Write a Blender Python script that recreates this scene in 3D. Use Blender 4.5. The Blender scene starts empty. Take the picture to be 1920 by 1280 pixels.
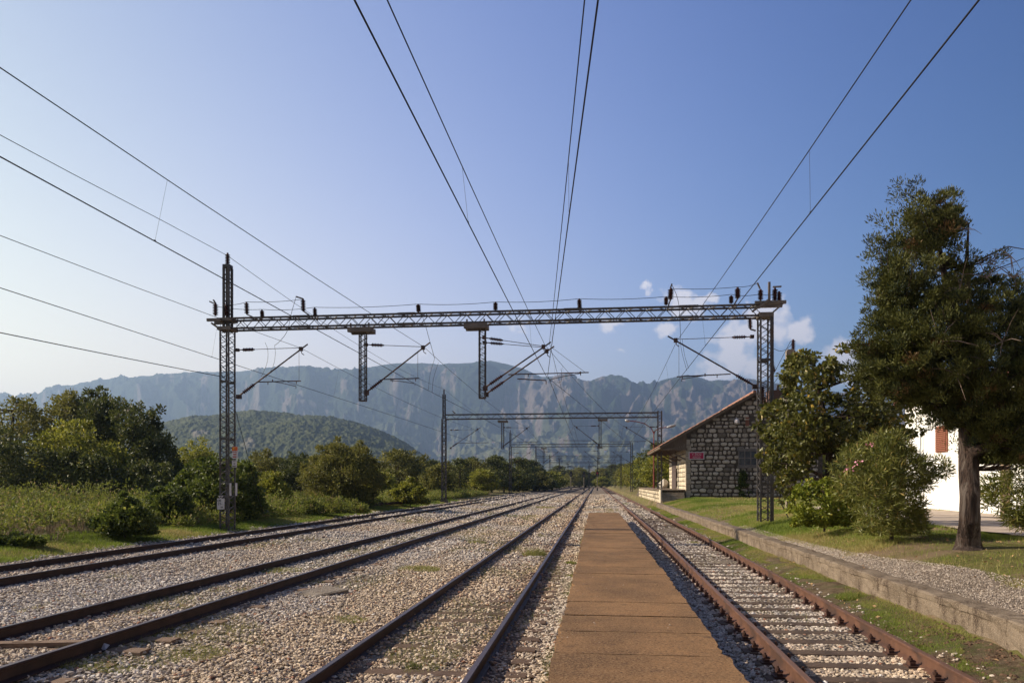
import bpy, math, numpy as np
from mathutils import Vector, Matrix, Quaternion
R = math.radians
sc = bpy.context.scene
COL = sc.collection

# ------------------------------------------------------------------ camera
YAW = R(6.44); F = 1400.0; CX = 960.0; HY = 905.0; CH = 1.86
cd = bpy.data.cameras.new('camera'); cam = bpy.data.objects.new('camera', cd); COL.objects.link(cam)
cam.location = (0, 0, CH); cam.rotation_euler = (R(90), 0, YAW)
cd.sensor_width = 36; cd.lens = F / 1920 * 36; cd.shift_y = (HY - 640) / 1920
cd.clip_start = .1; cd.clip_end = 30000
sc.camera = cam
# ------------------------------------------------------------------ sun, sky, exposure
SUN_EL = R(31); SUN_AZ = R(-86.5)            # azimuth from +Y towards +X
sdir = Vector((math.sin(SUN_AZ) * math.cos(SUN_EL), math.cos(SUN_AZ) * math.cos(SUN_EL), math.sin(SUN_EL)))
sl = bpy.data.lights.new('sun', 'SUN'); sl.energy = 5.0; sl.angle = R(.53); sl.color = (1, .87, .68)
so = bpy.data.objects.new('sun', sl); COL.objects.link(so); so.rotation_euler = sdir.to_track_quat('Z', 'Y').to_euler()
w = bpy.data.worlds.new('World'); sc.world = w; w.use_nodes = True
sc.view_settings.view_transform = 'Standard'; sc.view_settings.look = 'None'; sc.view_settings.exposure = 0.78
sc.view_settings.gamma = 1
SKY = .085
cy_ = sc.cycles
cy_.use_denoising = True; cy_.max_bounces = 5; cy_.diffuse_bounces = 3; cy_.glossy_bounces = 2
cy_.transmission_bounces = 3; cy_.transparent_max_bounces = 6; cy_.volume_bounces = 0
cy_.caustics_reflective = False; cy_.caustics_refractive = False

ct, st = math.cos(YAW), math.sin(YAW)
def atz(px, py, zc):
    xc = (px - CX) / F * zc
    return Vector((xc * ct - zc * st, xc * st + zc * ct, CH - (py - HY) / F * zc))
def at(px, py, b):
    t = (px - CX) / F
    return atz(px, py, b / (ct + t * st))
def pxdir(px, py): return (atz(px, py, 1) - Vector((0, 0, CH))).normalized()

# world nodes: nishita sky plus small clouds
nt = w.node_tree; nt.nodes.clear(); N = nt.nodes.new; LK = nt.links.new
out = N('ShaderNodeOutputWorld'); bg = N('ShaderNodeBackground'); LK(bg.outputs[0], out.inputs[0])
sky = N('ShaderNodeTexSky'); sky.sky_type = 'NISHITA'; sky.sun_disc = False
sky.sun_elevation = SUN_EL; sky.sun_rotation = SUN_AZ; sky.altitude = 50; sky.air_density = 1.35; sky.dust_density = 1.0; sky.ozone_density = 2.2
bg.inputs[1].default_value = SKY
tc = N('ShaderNodeTexCoord')
def vm(op, a, b=None, v=None):
    n = N('ShaderNodeVectorMath'); n.operation = op; LK(a, n.inputs[0])
    if b is not None: LK(b, n.inputs[1])
    if v is not None: n.inputs[1].default_value = v
    return n
def mth(op, a, b=None, v=None, cl=False):
    n = N('ShaderNodeMath'); n.operation = op; n.use_clamp = cl; LK(a, n.inputs[0])
    if b is not None: LK(b, n.inputs[1])
    if v is not None: n.inputs[1].default_value = v
    return n.outputs[0]
ns = N('ShaderNodeTexNoise'); ns.inputs['Scale'].default_value = 34; ns.inputs['Detail'].default_value = 6; ns.inputs['Roughness'].default_value = .6
LK(tc.outputs['Generated'], ns.inputs['Vector'])
sub = vm('SUBTRACT', ns.outputs['Color'], v=(.5, .5, .5)); scl = N('ShaderNodeVectorMath'); scl.operation = 'SCALE'; scl.inputs['Scale'].default_value = .05; LK(sub.outputs[0], scl.inputs[0])
dv = vm('ADD', tc.outputs['Generated'], scl.outputs[0])
acc = None
for (x, y, r, a) in [(1212, 541, 17, .5), (1268, 566, 34, .75), (1305, 575, 30, .65), (1330, 560, 22, .4), (1445, 606, 50, 1.0), (1395, 628, 45, .95), (1378, 668, 48, .95), (1340, 697, 34, .9), (1410, 690, 40, .8),
                     (1145, 615, 26, .45), (1248, 622, 26, .45), (975, 612, 26, .4), (1585, 665, 40, .8), (785, 655, 24, .35), (1165, 662, 20, .3), (1600, 700, 50, .7), (1490, 620, 34, .8), (1425, 590, 36, 1.1), (1372, 640, 34, 1.0)]:
    d = pxdir(x, y)
    df = vm('SUBTRACT', dv.outputs[0], v=tuple(d)); 
    sc3 = vm('MULTIPLY', df.outputs[0], v=(1, 1, 1.5))
    ln = N('ShaderNodeVectorMath'); ln.operation = 'LENGTH'; LK(sc3.outputs[0], ln.inputs[0])
    q = mth('MULTIPLY', ln.outputs['Value'], v=-1.0 / (r / F))
    q = mth('ADD', q, v=1.0 - (1 - a) * .45)
    acc = q if acc is None else mth('MAXIMUM', acc, q)
n2 = N('ShaderNodeTexNoise'); n2.inputs['Scale'].default_value = 42; n2.inputs['Detail'].default_value = 7; LK(tc.outputs['Generated'], n2.inputs['Vector'])
m2 = mth('MULTIPLY', mth('ADD', n2.outputs[0], v=-.5), v=2.0)
acc = mth('ADD', acc, m2); acc = mth('ADD', acc, v=.08); acc = mth('MULTIPLY', acc, v=1.9, cl=True); acc = mth('MULTIPLY', acc, v=.93)
mx = N('ShaderNodeMix'); mx.data_type = 'RGBA'; LK(acc, mx.inputs[0]); 
# aerosol glow towards the sun: the sky is whiter and brighter on the sun's side, deeper blue away from it; sky out of view is dimmed to cut fill light
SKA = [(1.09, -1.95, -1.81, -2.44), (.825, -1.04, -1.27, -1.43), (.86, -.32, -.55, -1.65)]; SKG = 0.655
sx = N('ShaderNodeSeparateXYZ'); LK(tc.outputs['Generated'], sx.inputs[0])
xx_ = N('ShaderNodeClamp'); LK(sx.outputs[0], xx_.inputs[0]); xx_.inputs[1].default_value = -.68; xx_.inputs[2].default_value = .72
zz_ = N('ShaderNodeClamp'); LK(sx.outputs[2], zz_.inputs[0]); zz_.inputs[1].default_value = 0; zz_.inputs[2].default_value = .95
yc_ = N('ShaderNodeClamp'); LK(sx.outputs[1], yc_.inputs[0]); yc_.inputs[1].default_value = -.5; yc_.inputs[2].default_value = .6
yq_ = mth('MULTIPLY', mth('ADD', yc_.outputs[0], v=-.6), v=.65)  # dims the unseen sky behind the camera so shadows get less fill
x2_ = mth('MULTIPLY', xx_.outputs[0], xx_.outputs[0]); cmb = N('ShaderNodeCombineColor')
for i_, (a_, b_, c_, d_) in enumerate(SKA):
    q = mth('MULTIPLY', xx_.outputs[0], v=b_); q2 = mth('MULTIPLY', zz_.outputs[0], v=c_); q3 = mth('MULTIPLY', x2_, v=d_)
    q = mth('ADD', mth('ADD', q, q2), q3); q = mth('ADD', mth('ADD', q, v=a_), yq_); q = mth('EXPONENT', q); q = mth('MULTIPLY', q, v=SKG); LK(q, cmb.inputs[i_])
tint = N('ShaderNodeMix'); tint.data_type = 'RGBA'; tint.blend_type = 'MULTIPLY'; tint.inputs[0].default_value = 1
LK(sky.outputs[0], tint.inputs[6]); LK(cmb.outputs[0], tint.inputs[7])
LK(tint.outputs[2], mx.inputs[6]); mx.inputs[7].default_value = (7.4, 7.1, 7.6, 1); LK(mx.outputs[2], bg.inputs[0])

# ------------------------------------------------------------------ helpers
rng = np.random.default_rng(7)
def tag(o, label=None, cat=None, group=None, kind=None):
    if label: o['label'] = label
    if cat: o['category'] = cat
    if group: o['group'] = group
    if kind: o['kind'] = kind
    return o
def link(name, data, parent=None, loc=(0, 0, 0)):
    o = bpy.data.objects.new(name, data); COL.objects.link(o); o.location = loc
    if parent is not None: o.parent = parent
    return o
def empty(name, loc, label, cat, group=None):
    o = link(name, None, None, loc); o.empty_display_size = .3
    return tag(o, label, cat, group)
def mesh_np(name, V, Fc, mat=None, rnd=None, col=None, smooth=False):
    """V (n,3); Fc (m,k) equal sized faces."""
    me = bpy.data.meshes.new(name)
    V = np.ascontiguousarray(V, dtype=np.float32); Fc = np.ascontiguousarray(Fc, dtype=np.int32)
    m, k = Fc.shape
    me.vertices.add(len(V)); me.vertices.foreach_set('co', V.ravel())
    me.loops.add(m * k); me.loops.foreach_set('vertex_index', Fc.ravel())
    me.polygons.add(m); me.polygons.foreach_set('loop_start', np.arange(0, m * k, k, dtype=np.int32))
    me.update(calc_edges=True)
    if rnd is not None:
        a = me.attributes.new('rnd', 'FLOAT', 'FACE'); a.data.foreach_set('value', np.ascontiguousarray(rnd, dtype=np.float32))
    if col is not None:
        a = me.attributes.new('col', 'FLOAT_COLOR', 'FACE')
        c4 = np.ones((m, 4), dtype=np.float32); c4[:, :3] = col; a.data.foreach_set('color', c4.ravel())
    me.polygons.foreach_set('use_smooth', np.full(m, smooth))
    if mat: me.materials.append(mat)
    return me
class MB:
    def __init__(s): s.v = []; s.f = []
    def add(s, vs, fs):
        n = len(s.v); s.v += [tuple(v) for v in vs]; s.f += [tuple(i + n for i in f) for f in fs]; return s
    def box(s, x0, x1, y0, y1, z0, z1):
        return s.add([(x0, y0, z0), (x1, y0, z0), (x1, y1, z0), (x0, y1, z0), (x0, y0, z1), (x1, y0, z1), (x1, y1, z1), (x0, y1, z1)],
                     [(0, 3, 2, 1), (4, 5, 6, 7), (0, 1, 5, 4), (1, 2, 6, 5), (2, 3, 7, 6), (3, 0, 4, 7)])
    def bar(s, p0, p1, w_, h_=None):
        h_ = h_ or w_; p0 = Vector(p0); p1 = Vector(p1); d = (p1 - p0).normalized()
        up = Vector((0, 0, 1)) if abs(d.z) < .95 else Vector((0, 1, 0))
        a = d.cross(up).normalized() * w_ / 2; b = a.cross(d).normalized() * h_ / 2
        return s.add([p0 - a - b, p0 + a - b, p0 + a + b, p0 - a + b, p1 - a - b, p1 + a - b, p1 + a + b, p1 - a + b],
                     [(0, 3, 2, 1), (4, 5, 6, 7), (0, 1, 5, 4), (1, 2, 6, 5), (2, 3, 7, 6), (3, 0, 4, 7)])
    def tube(s, pts, rad, n=6, cap=True):
        pts = [Vector(p) for p in pts]; m = len(pts)
        rad = rad if hasattr(rad, '__len__') else [rad] * m
        base = len(s.v); prev = None
        for i, p in enumerate(pts):
            d = (pts[min(i + 1, m - 1)] - pts[max(i - 1, 0)]).normalized()
            if prev is None:
                up = Vector((0, 0, 1)) if abs(d.z) < .9 else Vector((1, 0, 0)); a = d.cross(up).normalized()
            else:
                a = (prev - d * prev.dot(d)).normalized()
            prev = a; b = d.cross(a)
            for k in range(n):
                t = 2 * math.pi * k / n; s.v.append(tuple(p + (a * math.cos(t) + b * math.sin(t)) * rad[i]))
        for i in range(m - 1):
            for k in range(n):
                k2 = (k + 1) % n; o = base + i * n
                s.f.append((o + k, o + k2, o + n + k2, o + n + k))
        if cap:
            s.f.append(tuple(base + k for k in range(n))[::-1]); s.f.append(tuple(base + (m - 1) * n + k for k in range(n)))
        return s
    def lathe(s, prof, n=10):
        base = len(s.v)
        for (r, z) in prof:
            for k in range(n):
                t = 2 * math.pi * k / n; s.v.append((r * math.cos(t), r * math.sin(t), z))
        for i in range(len(prof) - 1):
            for k in range(n):
                o = base + i * n; s.f.append((o + k, o + (k + 1) % n, o + n + (k + 1) % n, o + n + k))
        s.f.append(tuple(base + k for k in range(n))[::-1]); s.f.append(tuple(base + (len(prof) - 1) * n + k for k in range(n)))
        return s
    def mesh(s, name, mat, off=(0, 0, 0), smooth=False):
        me = bpy.data.meshes.new(name); o = Vector(off)
        me.from_pydata([tuple(Vector(v) - o) for v in s.v], [], s.f); me.materials.append(mat)
        if smooth:
            for p in me.polygons: p.use_smooth = True
        me.update(); return me
    def part(s, name, mat, root, smooth=False):
        """world-space vertices -> child of root"""
        off = Vector(root.location)
        if root.parent: off = off + root.parent.location
        return link(name, s.mesh(name, mat, off, smooth), root)
    def top(s, name, mat, loc=(0, 0, 0), smooth=False):
        return link(name, s.mesh(name, mat, loc, smooth), None, loc)

# ---- materials
def newmat(name):
    m = bpy.data.materials.new(name); m.use_nodes = True; t = m.node_tree; t.nodes.clear()
    o = t.nodes.new('ShaderNodeOutputMaterial'); p = t.nodes.new('ShaderNodeBsdfPrincipled'); t.links.new(p.outputs[0], o.inputs[0])
    return m, t, p, o
def noise(t, vec, scale, detail=4, rough=.55):
    n = t.nodes.new('ShaderNodeTexNoise'); n.inputs['Scale'].default_value = scale; n.inputs['Detail'].default_value = detail; n.inputs['Roughness'].default_value = rough
    t.links.new(vec, n.inputs['Vector']); return n.outputs[0]
def ramp(t, fac, stops):
    r = t.nodes.new('ShaderNodeValToRGB'); e = r.color_ramp.elements
    while len(e) < len(stops): e.new(.5)
    for i, (p, c) in enumerate(stops): e[i].position = p; e[i].color = (*c, 1) if len(c) == 3 else c
    t.links.new(fac, r.inputs[0]); return r.outputs[0]
def mixc(t, fac, a, b):
    m = t.nodes.new('ShaderNodeMix'); m.data_type = 'RGBA'
    if isinstance(fac, float): m.inputs[0].default_value = fac
    else: t.links.new(fac, m.inputs[0])
    for i, c in ((6, a), (7, b)):
        if isinstance(c, tuple): m.inputs[i].default_value = (*c, 1)
        else: t.links.new(c, m.inputs[i])
    return m.outputs[2]
def bump(t, p, h, strength, dist):
    b = t.nodes.new('ShaderNodeBump'); b.inputs['Strength'].default_value = strength; b.inputs['Distance'].default_value = dist
    t.links.new(h, b.inputs['Height']); t.links.new(b.outputs[0], p.inputs['Normal'])
def objco(t, scale=None):
    c = t.nodes.new('ShaderNodeTexCoord').outputs['Object']
    if scale:
        m = t.nodes.new('ShaderNodeMapping'); m.inputs['Scale'].default_value = scale; t.links.new(c, m.inputs[0]); return m.outputs[0]
    return c
def simple(name, c1, c2, scale=8, rough=.7, metal=0, bs=40, bstr=.3, bd=.01, stretch=None, spec=.4, c3=None, s3=1.5):
    m, t, p, o = newmat(name); co = objco(t, stretch)
    c = mixc(t, ramp(t, noise(t, co, scale), [(.35, (0, 0, 0)), (.65, (1, 1, 1))]), c1, c2)
    if c3: c = mixc(t, ramp(t, noise(t, co, s3, 5), [(.5, (0, 0, 0)), (.62, (1, 1, 1))]), c, c3)
    t.links.new(c, p.inputs['Base Color']); p.inputs['Roughness'].default_value = rough; p.inputs['Metallic'].default_value = metal
    p.inputs['Specular IOR Level'].default_value = spec
    if bstr: bump(t, p, noise(t, co, bs, 5), bstr, bd)
    return m
def leafmat(name, c1, c2, c3, transl=.25, rough=.55, p3=.9):
    m, t, p, o = newmat(name)
    a = t.nodes.new('ShaderNodeAttribute'); a.attribute_name = 'rnd'
    c = ramp(t, a.outputs['Fac'], [(0, c1), (.55, c2), (p3, c2), (min(.999, p3 + .04), c3)])
    t.links.new(c, p.inputs['Base Color']); p.inputs['Roughness'].default_value = rough; p.inputs['Specular IOR Level'].default_value = .35
    tr = t.nodes.new('ShaderNodeBsdfTranslucent'); t.links.new(c, tr.inputs[0])
    g = t.nodes.new('ShaderNodeMixShader'); g.inputs[0].default_value = transl
    t.links.new(p.outputs[0], g.inputs[1]); t.links.new(tr.outputs[0], g.inputs[2]); t.links.new(g.outputs[0], o.inputs[0])
    return m
def colmat(name, rough=.85, bs=60, bstr=.4, bd=.004, var=.35):
    m, t, p, o = newmat(name)
    a = t.nodes.new('ShaderNodeAttribute'); a.attribute_name = 'col'
    n = noise(t, objco(t), bs, 4)
    mm = t.nodes.new('ShaderNodeMix'); mm.data_type = 'RGBA'; mm.blend_type = 'MULTIPLY'; mm.inputs[0].default_value = var
    t.links.new(a.outputs['Color'], mm.inputs[6]); t.links.new(ramp(t, n, [(.3, (.4, .38, .35)), (.65, (1.3, 1.3, 1.3))]), mm.inputs[7])
    t.links.new(mm.outputs[2], p.inputs['Base Color']); p.inputs['Roughness'].default_value = rough; p.inputs['Specular IOR Level'].default_value = .25
    bump(t, p, n, bstr, bd)
    return m

MT = {}
MT['steel'] = simple('galvanised_dark_steel', (.075, .068, .066), (.12, .11, .108), 3, .6, .35, 30, .2, .004, c3=(.10, .075, .06), s3=2.5)
MT['steel2'] = simple('weathered_bracket_steel', (.14, .12, .10), (.22, .18, .15), 5, .65, .3, 30, .2, .004)
MT['tube'] = simple('rusty_arm_tube', (.05, .035, .03), (.13, .07, .05), 6, .6, .3, 30, .2, .002)
MT['insul'] = simple('brown_glazed_porcelain', (.045, .018, .018), (.075, .03, .028), 10, .25, 0, 20, 0, spec=.5)
MT['wire'] = simple('dull_copper_wire', (.012, .010, .010), (.022, .017, .015), 3, .6, .2, 20, 0, spec=.2)
MT['railside'] = simple('brown_rail_steel', (.028, .013, .010), (.055, .026, .019), 4, .6, .3, 60, .4, .003)
MT['railtop'] = simple('worn_purple_rail_head', (.06, .038, .038), (.11, .068, .06), 2, .38, .6, 60, .15, .001, stretch=(1, .1, 1))
MT['railrust'] = simple('rusty_orange_rail', (.08, .036, .022), (.135, .062, .036), 5, .75, .1, 80, .5, .003, c3=(.055, .028, .02))
MT['railrusttop'] = simple('rusty_rail_head', (.14, .072, .046), (.21, .118, .078), 3, .55, .3, 60, .2, .001, stretch=(1, .1, 1))
MT['sleeper'] = simple('old_timber_sleeper', (.06, .038, .026), (.13, .085, .058), 14, .85, 0, 50, .6, .01, stretch=(1, 6, 6))
MT['sleeper_lite'] = simple('dusty_timber_sleeper', (.14, .085, .055), (.25, .165, .11), 10, .9, 0, 50, .6, .01, stretch=(1, 6, 6))
MT['clip'] = simple('rusty_fastening_iron', (.05, .025, .018), (.10, .045, .03), 20, .7, .2, 60, .3, .004)

def slabmat():
    m, t, p, o = newmat('rust_stained_slab'); co = objco(t)
    c = mixc(t, ramp(t, noise(t, co, 1.1, 5, .6), [(.36, (0, 0, 0)), (.64, (1, 1, 1))]), (.12, .064, .031), (.26, .138, .062))
    c = mixc(t, ramp(t, noise(t, co, 55, 4, .8), [(.47, (0, 0, 0)), (.66, (1, 1, 1))]), c, (.36, .23, .12))
    c = mixc(t, ramp(t, noise(t, co, 38, 5, .8), [(.36, (1, 1, 1)), (.49, (0, 0, 0))]), c, (.05, .027, .017))
    c = mixc(t, ramp(t, noise(t, co, 5, 6, .7), [(.58, (0, 0, 0)), (.74, (1, 1, 1))]), c, (.095, .055, .033))
    t.links.new(c, p.inputs['Base Color']); p.inputs['Roughness'].default_value = .9; p.inputs['Specular IOR Level'].default_value = .2
    bump(t, p, noise(t, co, 95, 5, .7), .8, .012); return m
MT['slab'] = slabmat()
def concmat(name, c1, c2, c3):
    m, t, p, o = newmat(name); co = objco(t)
    c = mixc(t, ramp(t, noise(t, co, 2.2, 6, .65), [(.38, (0, 0, 0)), (.62, (1, 1, 1))]), c1, c2)
    c = mixc(t, ramp(t, noise(t, objco(t, (1, 1, .35)), 5, 6, .7), [(.52, (0, 0, 0)), (.64, (1, 1, 1))]), c, c3)
    c = mixc(t, ramp(t, noise(t, co, 60, 3, .7), [(.5, (0, 0, 0)), (.7, (1, 1, 1))]), c, tuple(min(1, x * 1.5) for x in c2))
    t.links.new(c, p.inputs['Base Color']); p.inputs['Roughness'].default_value = .9; p.inputs['Specular IOR Level'].default_value = .2
    bump(t, p, noise(t, co, 35, 6, .7), .9, .03); return m
MT['wallconc'] = concmat('old_platform_concrete', (.115, .085, .06), (.225, .175, .128), (.06, .04, .028))
MT['post'] = concmat('pole_concrete', (.17, .14, .115), (.27, .225, .18), (.12, .09, .07))
MT['stone'] = colmat('ballast_stone', var=.45)
MT['masonry'] = colmat('rubble_masonry', bs=14, bstr=.9, bd=.03, var=.6)
MT['mortar'] = simple('dark_recessed_mortar', (.055, .042, .03), (.13, .10, .075), 5, .95, 0, 30, .6, .02)
MT['plank'] = simple('grey_brown_planks', (.11, .075, .05), (.2, .145, .1), 6, .85, 0, 30, .5, .01, stretch=(8, 8, .6))
MT['tile'] = simple('weathered_clay_tile', (.27, .12, .075), (.38, .2, .14), 5, .85, 0, 30, .4, .01, c3=(.16, .10, .08), s3=3)
MT['white'] = simple('white_rendered_wall', (.80, .79, .76), (.86, .85, .83), 2, .8, 0, 50, .15, .004)
MT['pinkroof'] = simple('pinkish_red_roofing', (.45, .11, .13), (.55, .17, .18), 4, .7, 0, 30, .2, .01)
MT['shutter'] = simple('brown_louvre_paint', (.22, .08, .045), (.3, .12, .07), 8, .55, 0, 40, .1, .003)
MT['tan'] = simple('tan_post_paint', (.33, .24, .16), (.42, .32, .22), 3, .7, 0, 40, .1, .003)
MT['bark'] = simple('dark_furrowed_bark', (.024, .014, .011), (.06, .037, .028), 9, .95, 0, 14, 1.0, .06, stretch=(2.2, 2.2, .25), c3=(.10, .078, .066), s3=4)
MT['twig'] = simple('grey_dead_twig', (.16, .11, .085), (.26, .2, .16), 8, .9, 0, 30, .3, .005)
MT['signred'] = simple('crimson_sign_enamel', (.42, .012, .06), (.47, .02, .075), 6, .4, 0, 40, 0)
MT['signwhite'] = simple('dull_white_enamel', (.55, .5, .5), (.64, .6, .6), 9, .5, 0, 40, 0)
MT['signorange'] = simple('orange_red_enamel', (.65, .10, .02), (.7, .16, .03), 3, .5, 0, 40, 0)
MT['yellow'] = simple('yellow_enamel', (.75, .45, .04), (.8, .5, .06), 3, .5, 0, 40, 0)
MT['black'] = simple('black_lettering', (.02, .02, .02), (.04, .035, .035), 8, .6, 0, 40, 0)
MT['redtext'] = simple('red_lettering', (.45, .04, .04), (.5, .06, .05), 8, .6, 0, 40, 0)
MT['lamppaint'] = simple('red_brown_lamp_paint', (.16, .028, .022), (.22, .045, .035), 5, .5, 0, 40, .1, .003)
MT['lamphead'] = simple('grey_lamp_housing', (.35, .34, .32), (.5, .49, .47), 5, .5, .3, 40, .1, .003)
MT['glass'] = simple('dark_dusty_pane', (.025, .03, .035), (.06, .065, .07), 3, .25, 0, 20, 0, spec=.5)
MT['frame'] = simple('old_grey_window_frame', (.14, .12, .11), (.22, .19, .17), 9, .8, 0, 40, .3, .005)
MT['rock'] = simple('pale_limestone_boulder', (.5, .45, .4), (.65, .6, .54), 6, .9, 0, 20, .6, .05)
MT['path'] = simple('pale_concrete_path', (.34, .27, .21), (.44, .36, .29), 1.5, .9, 0, 60, .4, .008, c3=(.26, .2, .155), s3=1)
MT['bird'] = simple('dark_plumage', (.02, .02, .02), (.05, .05, .05), 30, .6, 0, 60, .1, .002)
MT['redlens'] = simple('red_signal_lens', (.5, .02, .03), (.6, .04, .05), 5, .2, 0, 30, 0)

# ---- numpy noise
def _h(ix, iy, s):
    n = (ix * 374761393 + iy * 668265263 + s * 1442695041) & 0xffffffff
    n = ((n ^ (n >> 13)) * 1274126177) & 0xffffffff
    return ((n ^ (n >> 16)) & 0xffff) / 65535.0
def vn(x, y, s=0):
    x = np.asarray(x, float); y = np.asarray(y, float)
    ix = np.floor(x).astype(np.int64); iy = np.floor(y).astype(np.int64); fx = x - ix; fy = y - iy
    fx = fx * fx * (3 - 2 * fx); fy = fy * fy * (3 - 2 * fy)
    a = _h(ix, iy, s); b = _h(ix + 1, iy, s); c = _h(ix, iy + 1, s); d = _h(ix + 1, iy + 1, s)
    return (a * (1 - fx) + b * fx) * (1 - fy) + (c * (1 - fx) + d * fx) * fy
def fbm(x, y, o=5, s=0, ridged=False):
    r = 0; a = .5; t = 0
    for i in range(o):
        n = vn(x * 2 ** i, y * 2 ** i, s + i * 17)
        if ridged: n = 1 - abs(2 * n - 1)
        r = r + a * n; t += a; a *= .5
    return r / t

# ------------------------------------------------------------------ layout constants
TR = {1: (-10.86, .24), 2: (-6.23, .16), 3: (-1.98, 0.0), 4: (2.68, .06)}
def t4x(b): return float(np.interp(b, [0, 6, 28, 60, 400], [2.62, 2.68, 2.90, 2.95, 2.95]))
KX = [-6000, -60, -20, -15, -13.6, -12.5, -12.1, -9.6, -8.5, -6.9, -5.5, -4, -2.7, -1.2, -.4, 1.2, 2.0, 3.7, 4.0, 4.42]
KZ = [.3, .3, .42, .36, .28, .12, .09, .08, .0, -.01, -.02, -.10, -.16, -.17, -.19, -.16, -.125, -.12, -.04, .05]
LX = [4.55, 4.78, 5.4, 6.2, 7.2, 9, 14, 60, 6000]
LZ = [.345, .355, .50, .66, .75, .75, .75, .75, .75]
def gz(x, y=None):
    x = np.asarray(x, float)
    z = np.where(x < 4.45, np.interp(x, KX, KZ), np.interp(x, LX, LZ))
    return z
def lump(x, y): return (fbm(x * .9, y * .9, 3, 3) - .5) * .09

# ------------------------------------------------------------------ ground sheets
def sheet(name, xs, ys, zf, mat, kind='structure', jag=0, smooth=True):
    X, Y = np.meshgrid(xs, ys); X = X.copy()
    if jag:
        X[:, 0] += (fbm(Y[:, 0] * 1.3, Y[:, 0] * 0, 4, 5) - .5) * jag; X[:, -1] += (fbm(Y[:, 0] * 1.3, Y[:, 0] * 0, 4, 9) - .5) * jag
    Z = zf(X, Y); V = np.stack([X, Y, Z], -1).reshape(-1, 3)
    ny, nx = X.shape; i = np.arange((ny - 1) * (nx - 1)); r = i // (nx - 1); c = i % (nx - 1); a = r * nx + c
    Fc = np.stack([a, a + 1, a + nx + 1, a + nx], 1)
    o = link(name, mesh_np(name, V, Fc, mat, smooth=smooth)); return tag(o, kind=kind)
def groundmat():
    m, t, p, o = newmat('grassy_earth'); co = objco(t)
    g = mixc(t, ramp(t, noise(t, co, 1.6, 5), [(.35, (0, 0, 0)), (.65, (1, 1, 1))]), (.075, .080, .022), (.14, .135, .04))
    g = mixc(t, ramp(t, noise(t, co, 9, 5, .7), [(.45, (0, 0, 0)), (.7, (1, 1, 1))]), g, (.17, .14, .06))
    g = mixc(t, ramp(t, noise(t, co, .7, 6, .65), [(.47, (0, 0, 0)), (.6, (1, 1, 1))]), g, (.21, .15, .095))
    t.links.new(g, p.inputs['Base Color']); p.inputs['Roughness'].default_value = .95; p.inputs['Specular IOR Level'].default_value = .1
    bump(t, p, noise(t, co, 22, 6, .7), 1, .05); return m
MT['ground'] = groundmat()
def ballastmat(name, dk, md, lt, sc_):
    m, t, p, o = newmat(name); co = objco(t)
    v = t.nodes.new('ShaderNodeTexVoronoi'); v.inputs['Scale'].default_value = sc_; t.links.new(co, v.inputs['Vector'])
    sep = t.nodes.new('ShaderNodeSeparateColor'); t.links.new(v.outputs['Color'], sep.inputs[0])
    c = ramp(t, sep.outputs[0], [(0, md), (.5, tuple((a + b) / 2 for a, b in zip(md, lt))), (1, lt)])
    c = mixc(t, ramp(t, v.outputs['Distance'], [(.45, (0, 0, 0)), (.75, (1, 1, 1))]), c, dk)
    c = mixc(t, ramp(t, noise(t, co, .9, 5), [(.45, (0, 0, 0)), (.7, (1, 1, 1))]), c, tuple(x * .7 for x in md))
    t.links.new(c, p.inputs['Base Color']); p.inputs['Roughness'].default_value = .95; p.inputs['Specular IOR Level'].default_value = .1
    inv = t.nodes.new('ShaderNodeMath'); inv.operation = 'MULTIPLY'; inv.inputs[1].default_value = -1; t.links.new(v.outputs['Distance'], inv.inputs[0])
    bump(t, p, inv.outputs[0], 1, .05); return m
MT['ballast'] = ballastmat('ballast_bed', (.08, .06, .045), (.24, .185, .14), (.42, .35, .28), 21)
MT['gravel'] = ballastmat('fine_gravel', (.14, .105, .08), (.27, .21, .165), (.42, .345, .28), 55)

xs = np.array([-6000, -2000, -600, -200, -60, -40, -30, -25, -20, -17, -15.8, -15, -14.3, -13.6, -13, -12.5, -12.1, -9.6, -8.5, -6.9, -5.5, -4, -2.7, -1.2, -.4, 1.2, 2, 3.7, 4, 4.42, 4.55, 4.78, 5.1, 5.4, 5.8, 6.2, 6.7, 7.2, 8, 9, 11, 14, 20, 30, 60, 200, 600, 2000, 6000.])
ys = np.concatenate([[-3000, -300, -60], np.arange(-10, 60, .7), np.arange(60, 200, 5), [260, 400, 700, 1200, 2500, 6000]])
def gzf(X, Y):
    Z = gz(X); far = np.abs(Y) > 300
    l = lump(X, Y) * np.where((X < -12.8) | (X > 5.1), 1, .15) * np.where(np.abs(X) > 25, 0, 1) * np.where(Y > 60, 0, 1)
    return Z + l - .004
sheet('ground', xs, ys, gzf, MT['ground'])
bys = np.concatenate([np.arange(-8, 90, .5), np.arange(90, 420, 6)])
bx = np.array([-12.75, -12.1, -11.6, -10.1, -9.6, -8.5, -6.9, -5.5, -4, -2.7, -1.2, -.4, 1.2, 2, 3.7])
def bzf(X, Y): return gz(X) + lump(X, Y) * .15 + .006
sheet('ballast', bx, bys, bzf, MT['ballast'], jag=.7)
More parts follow.
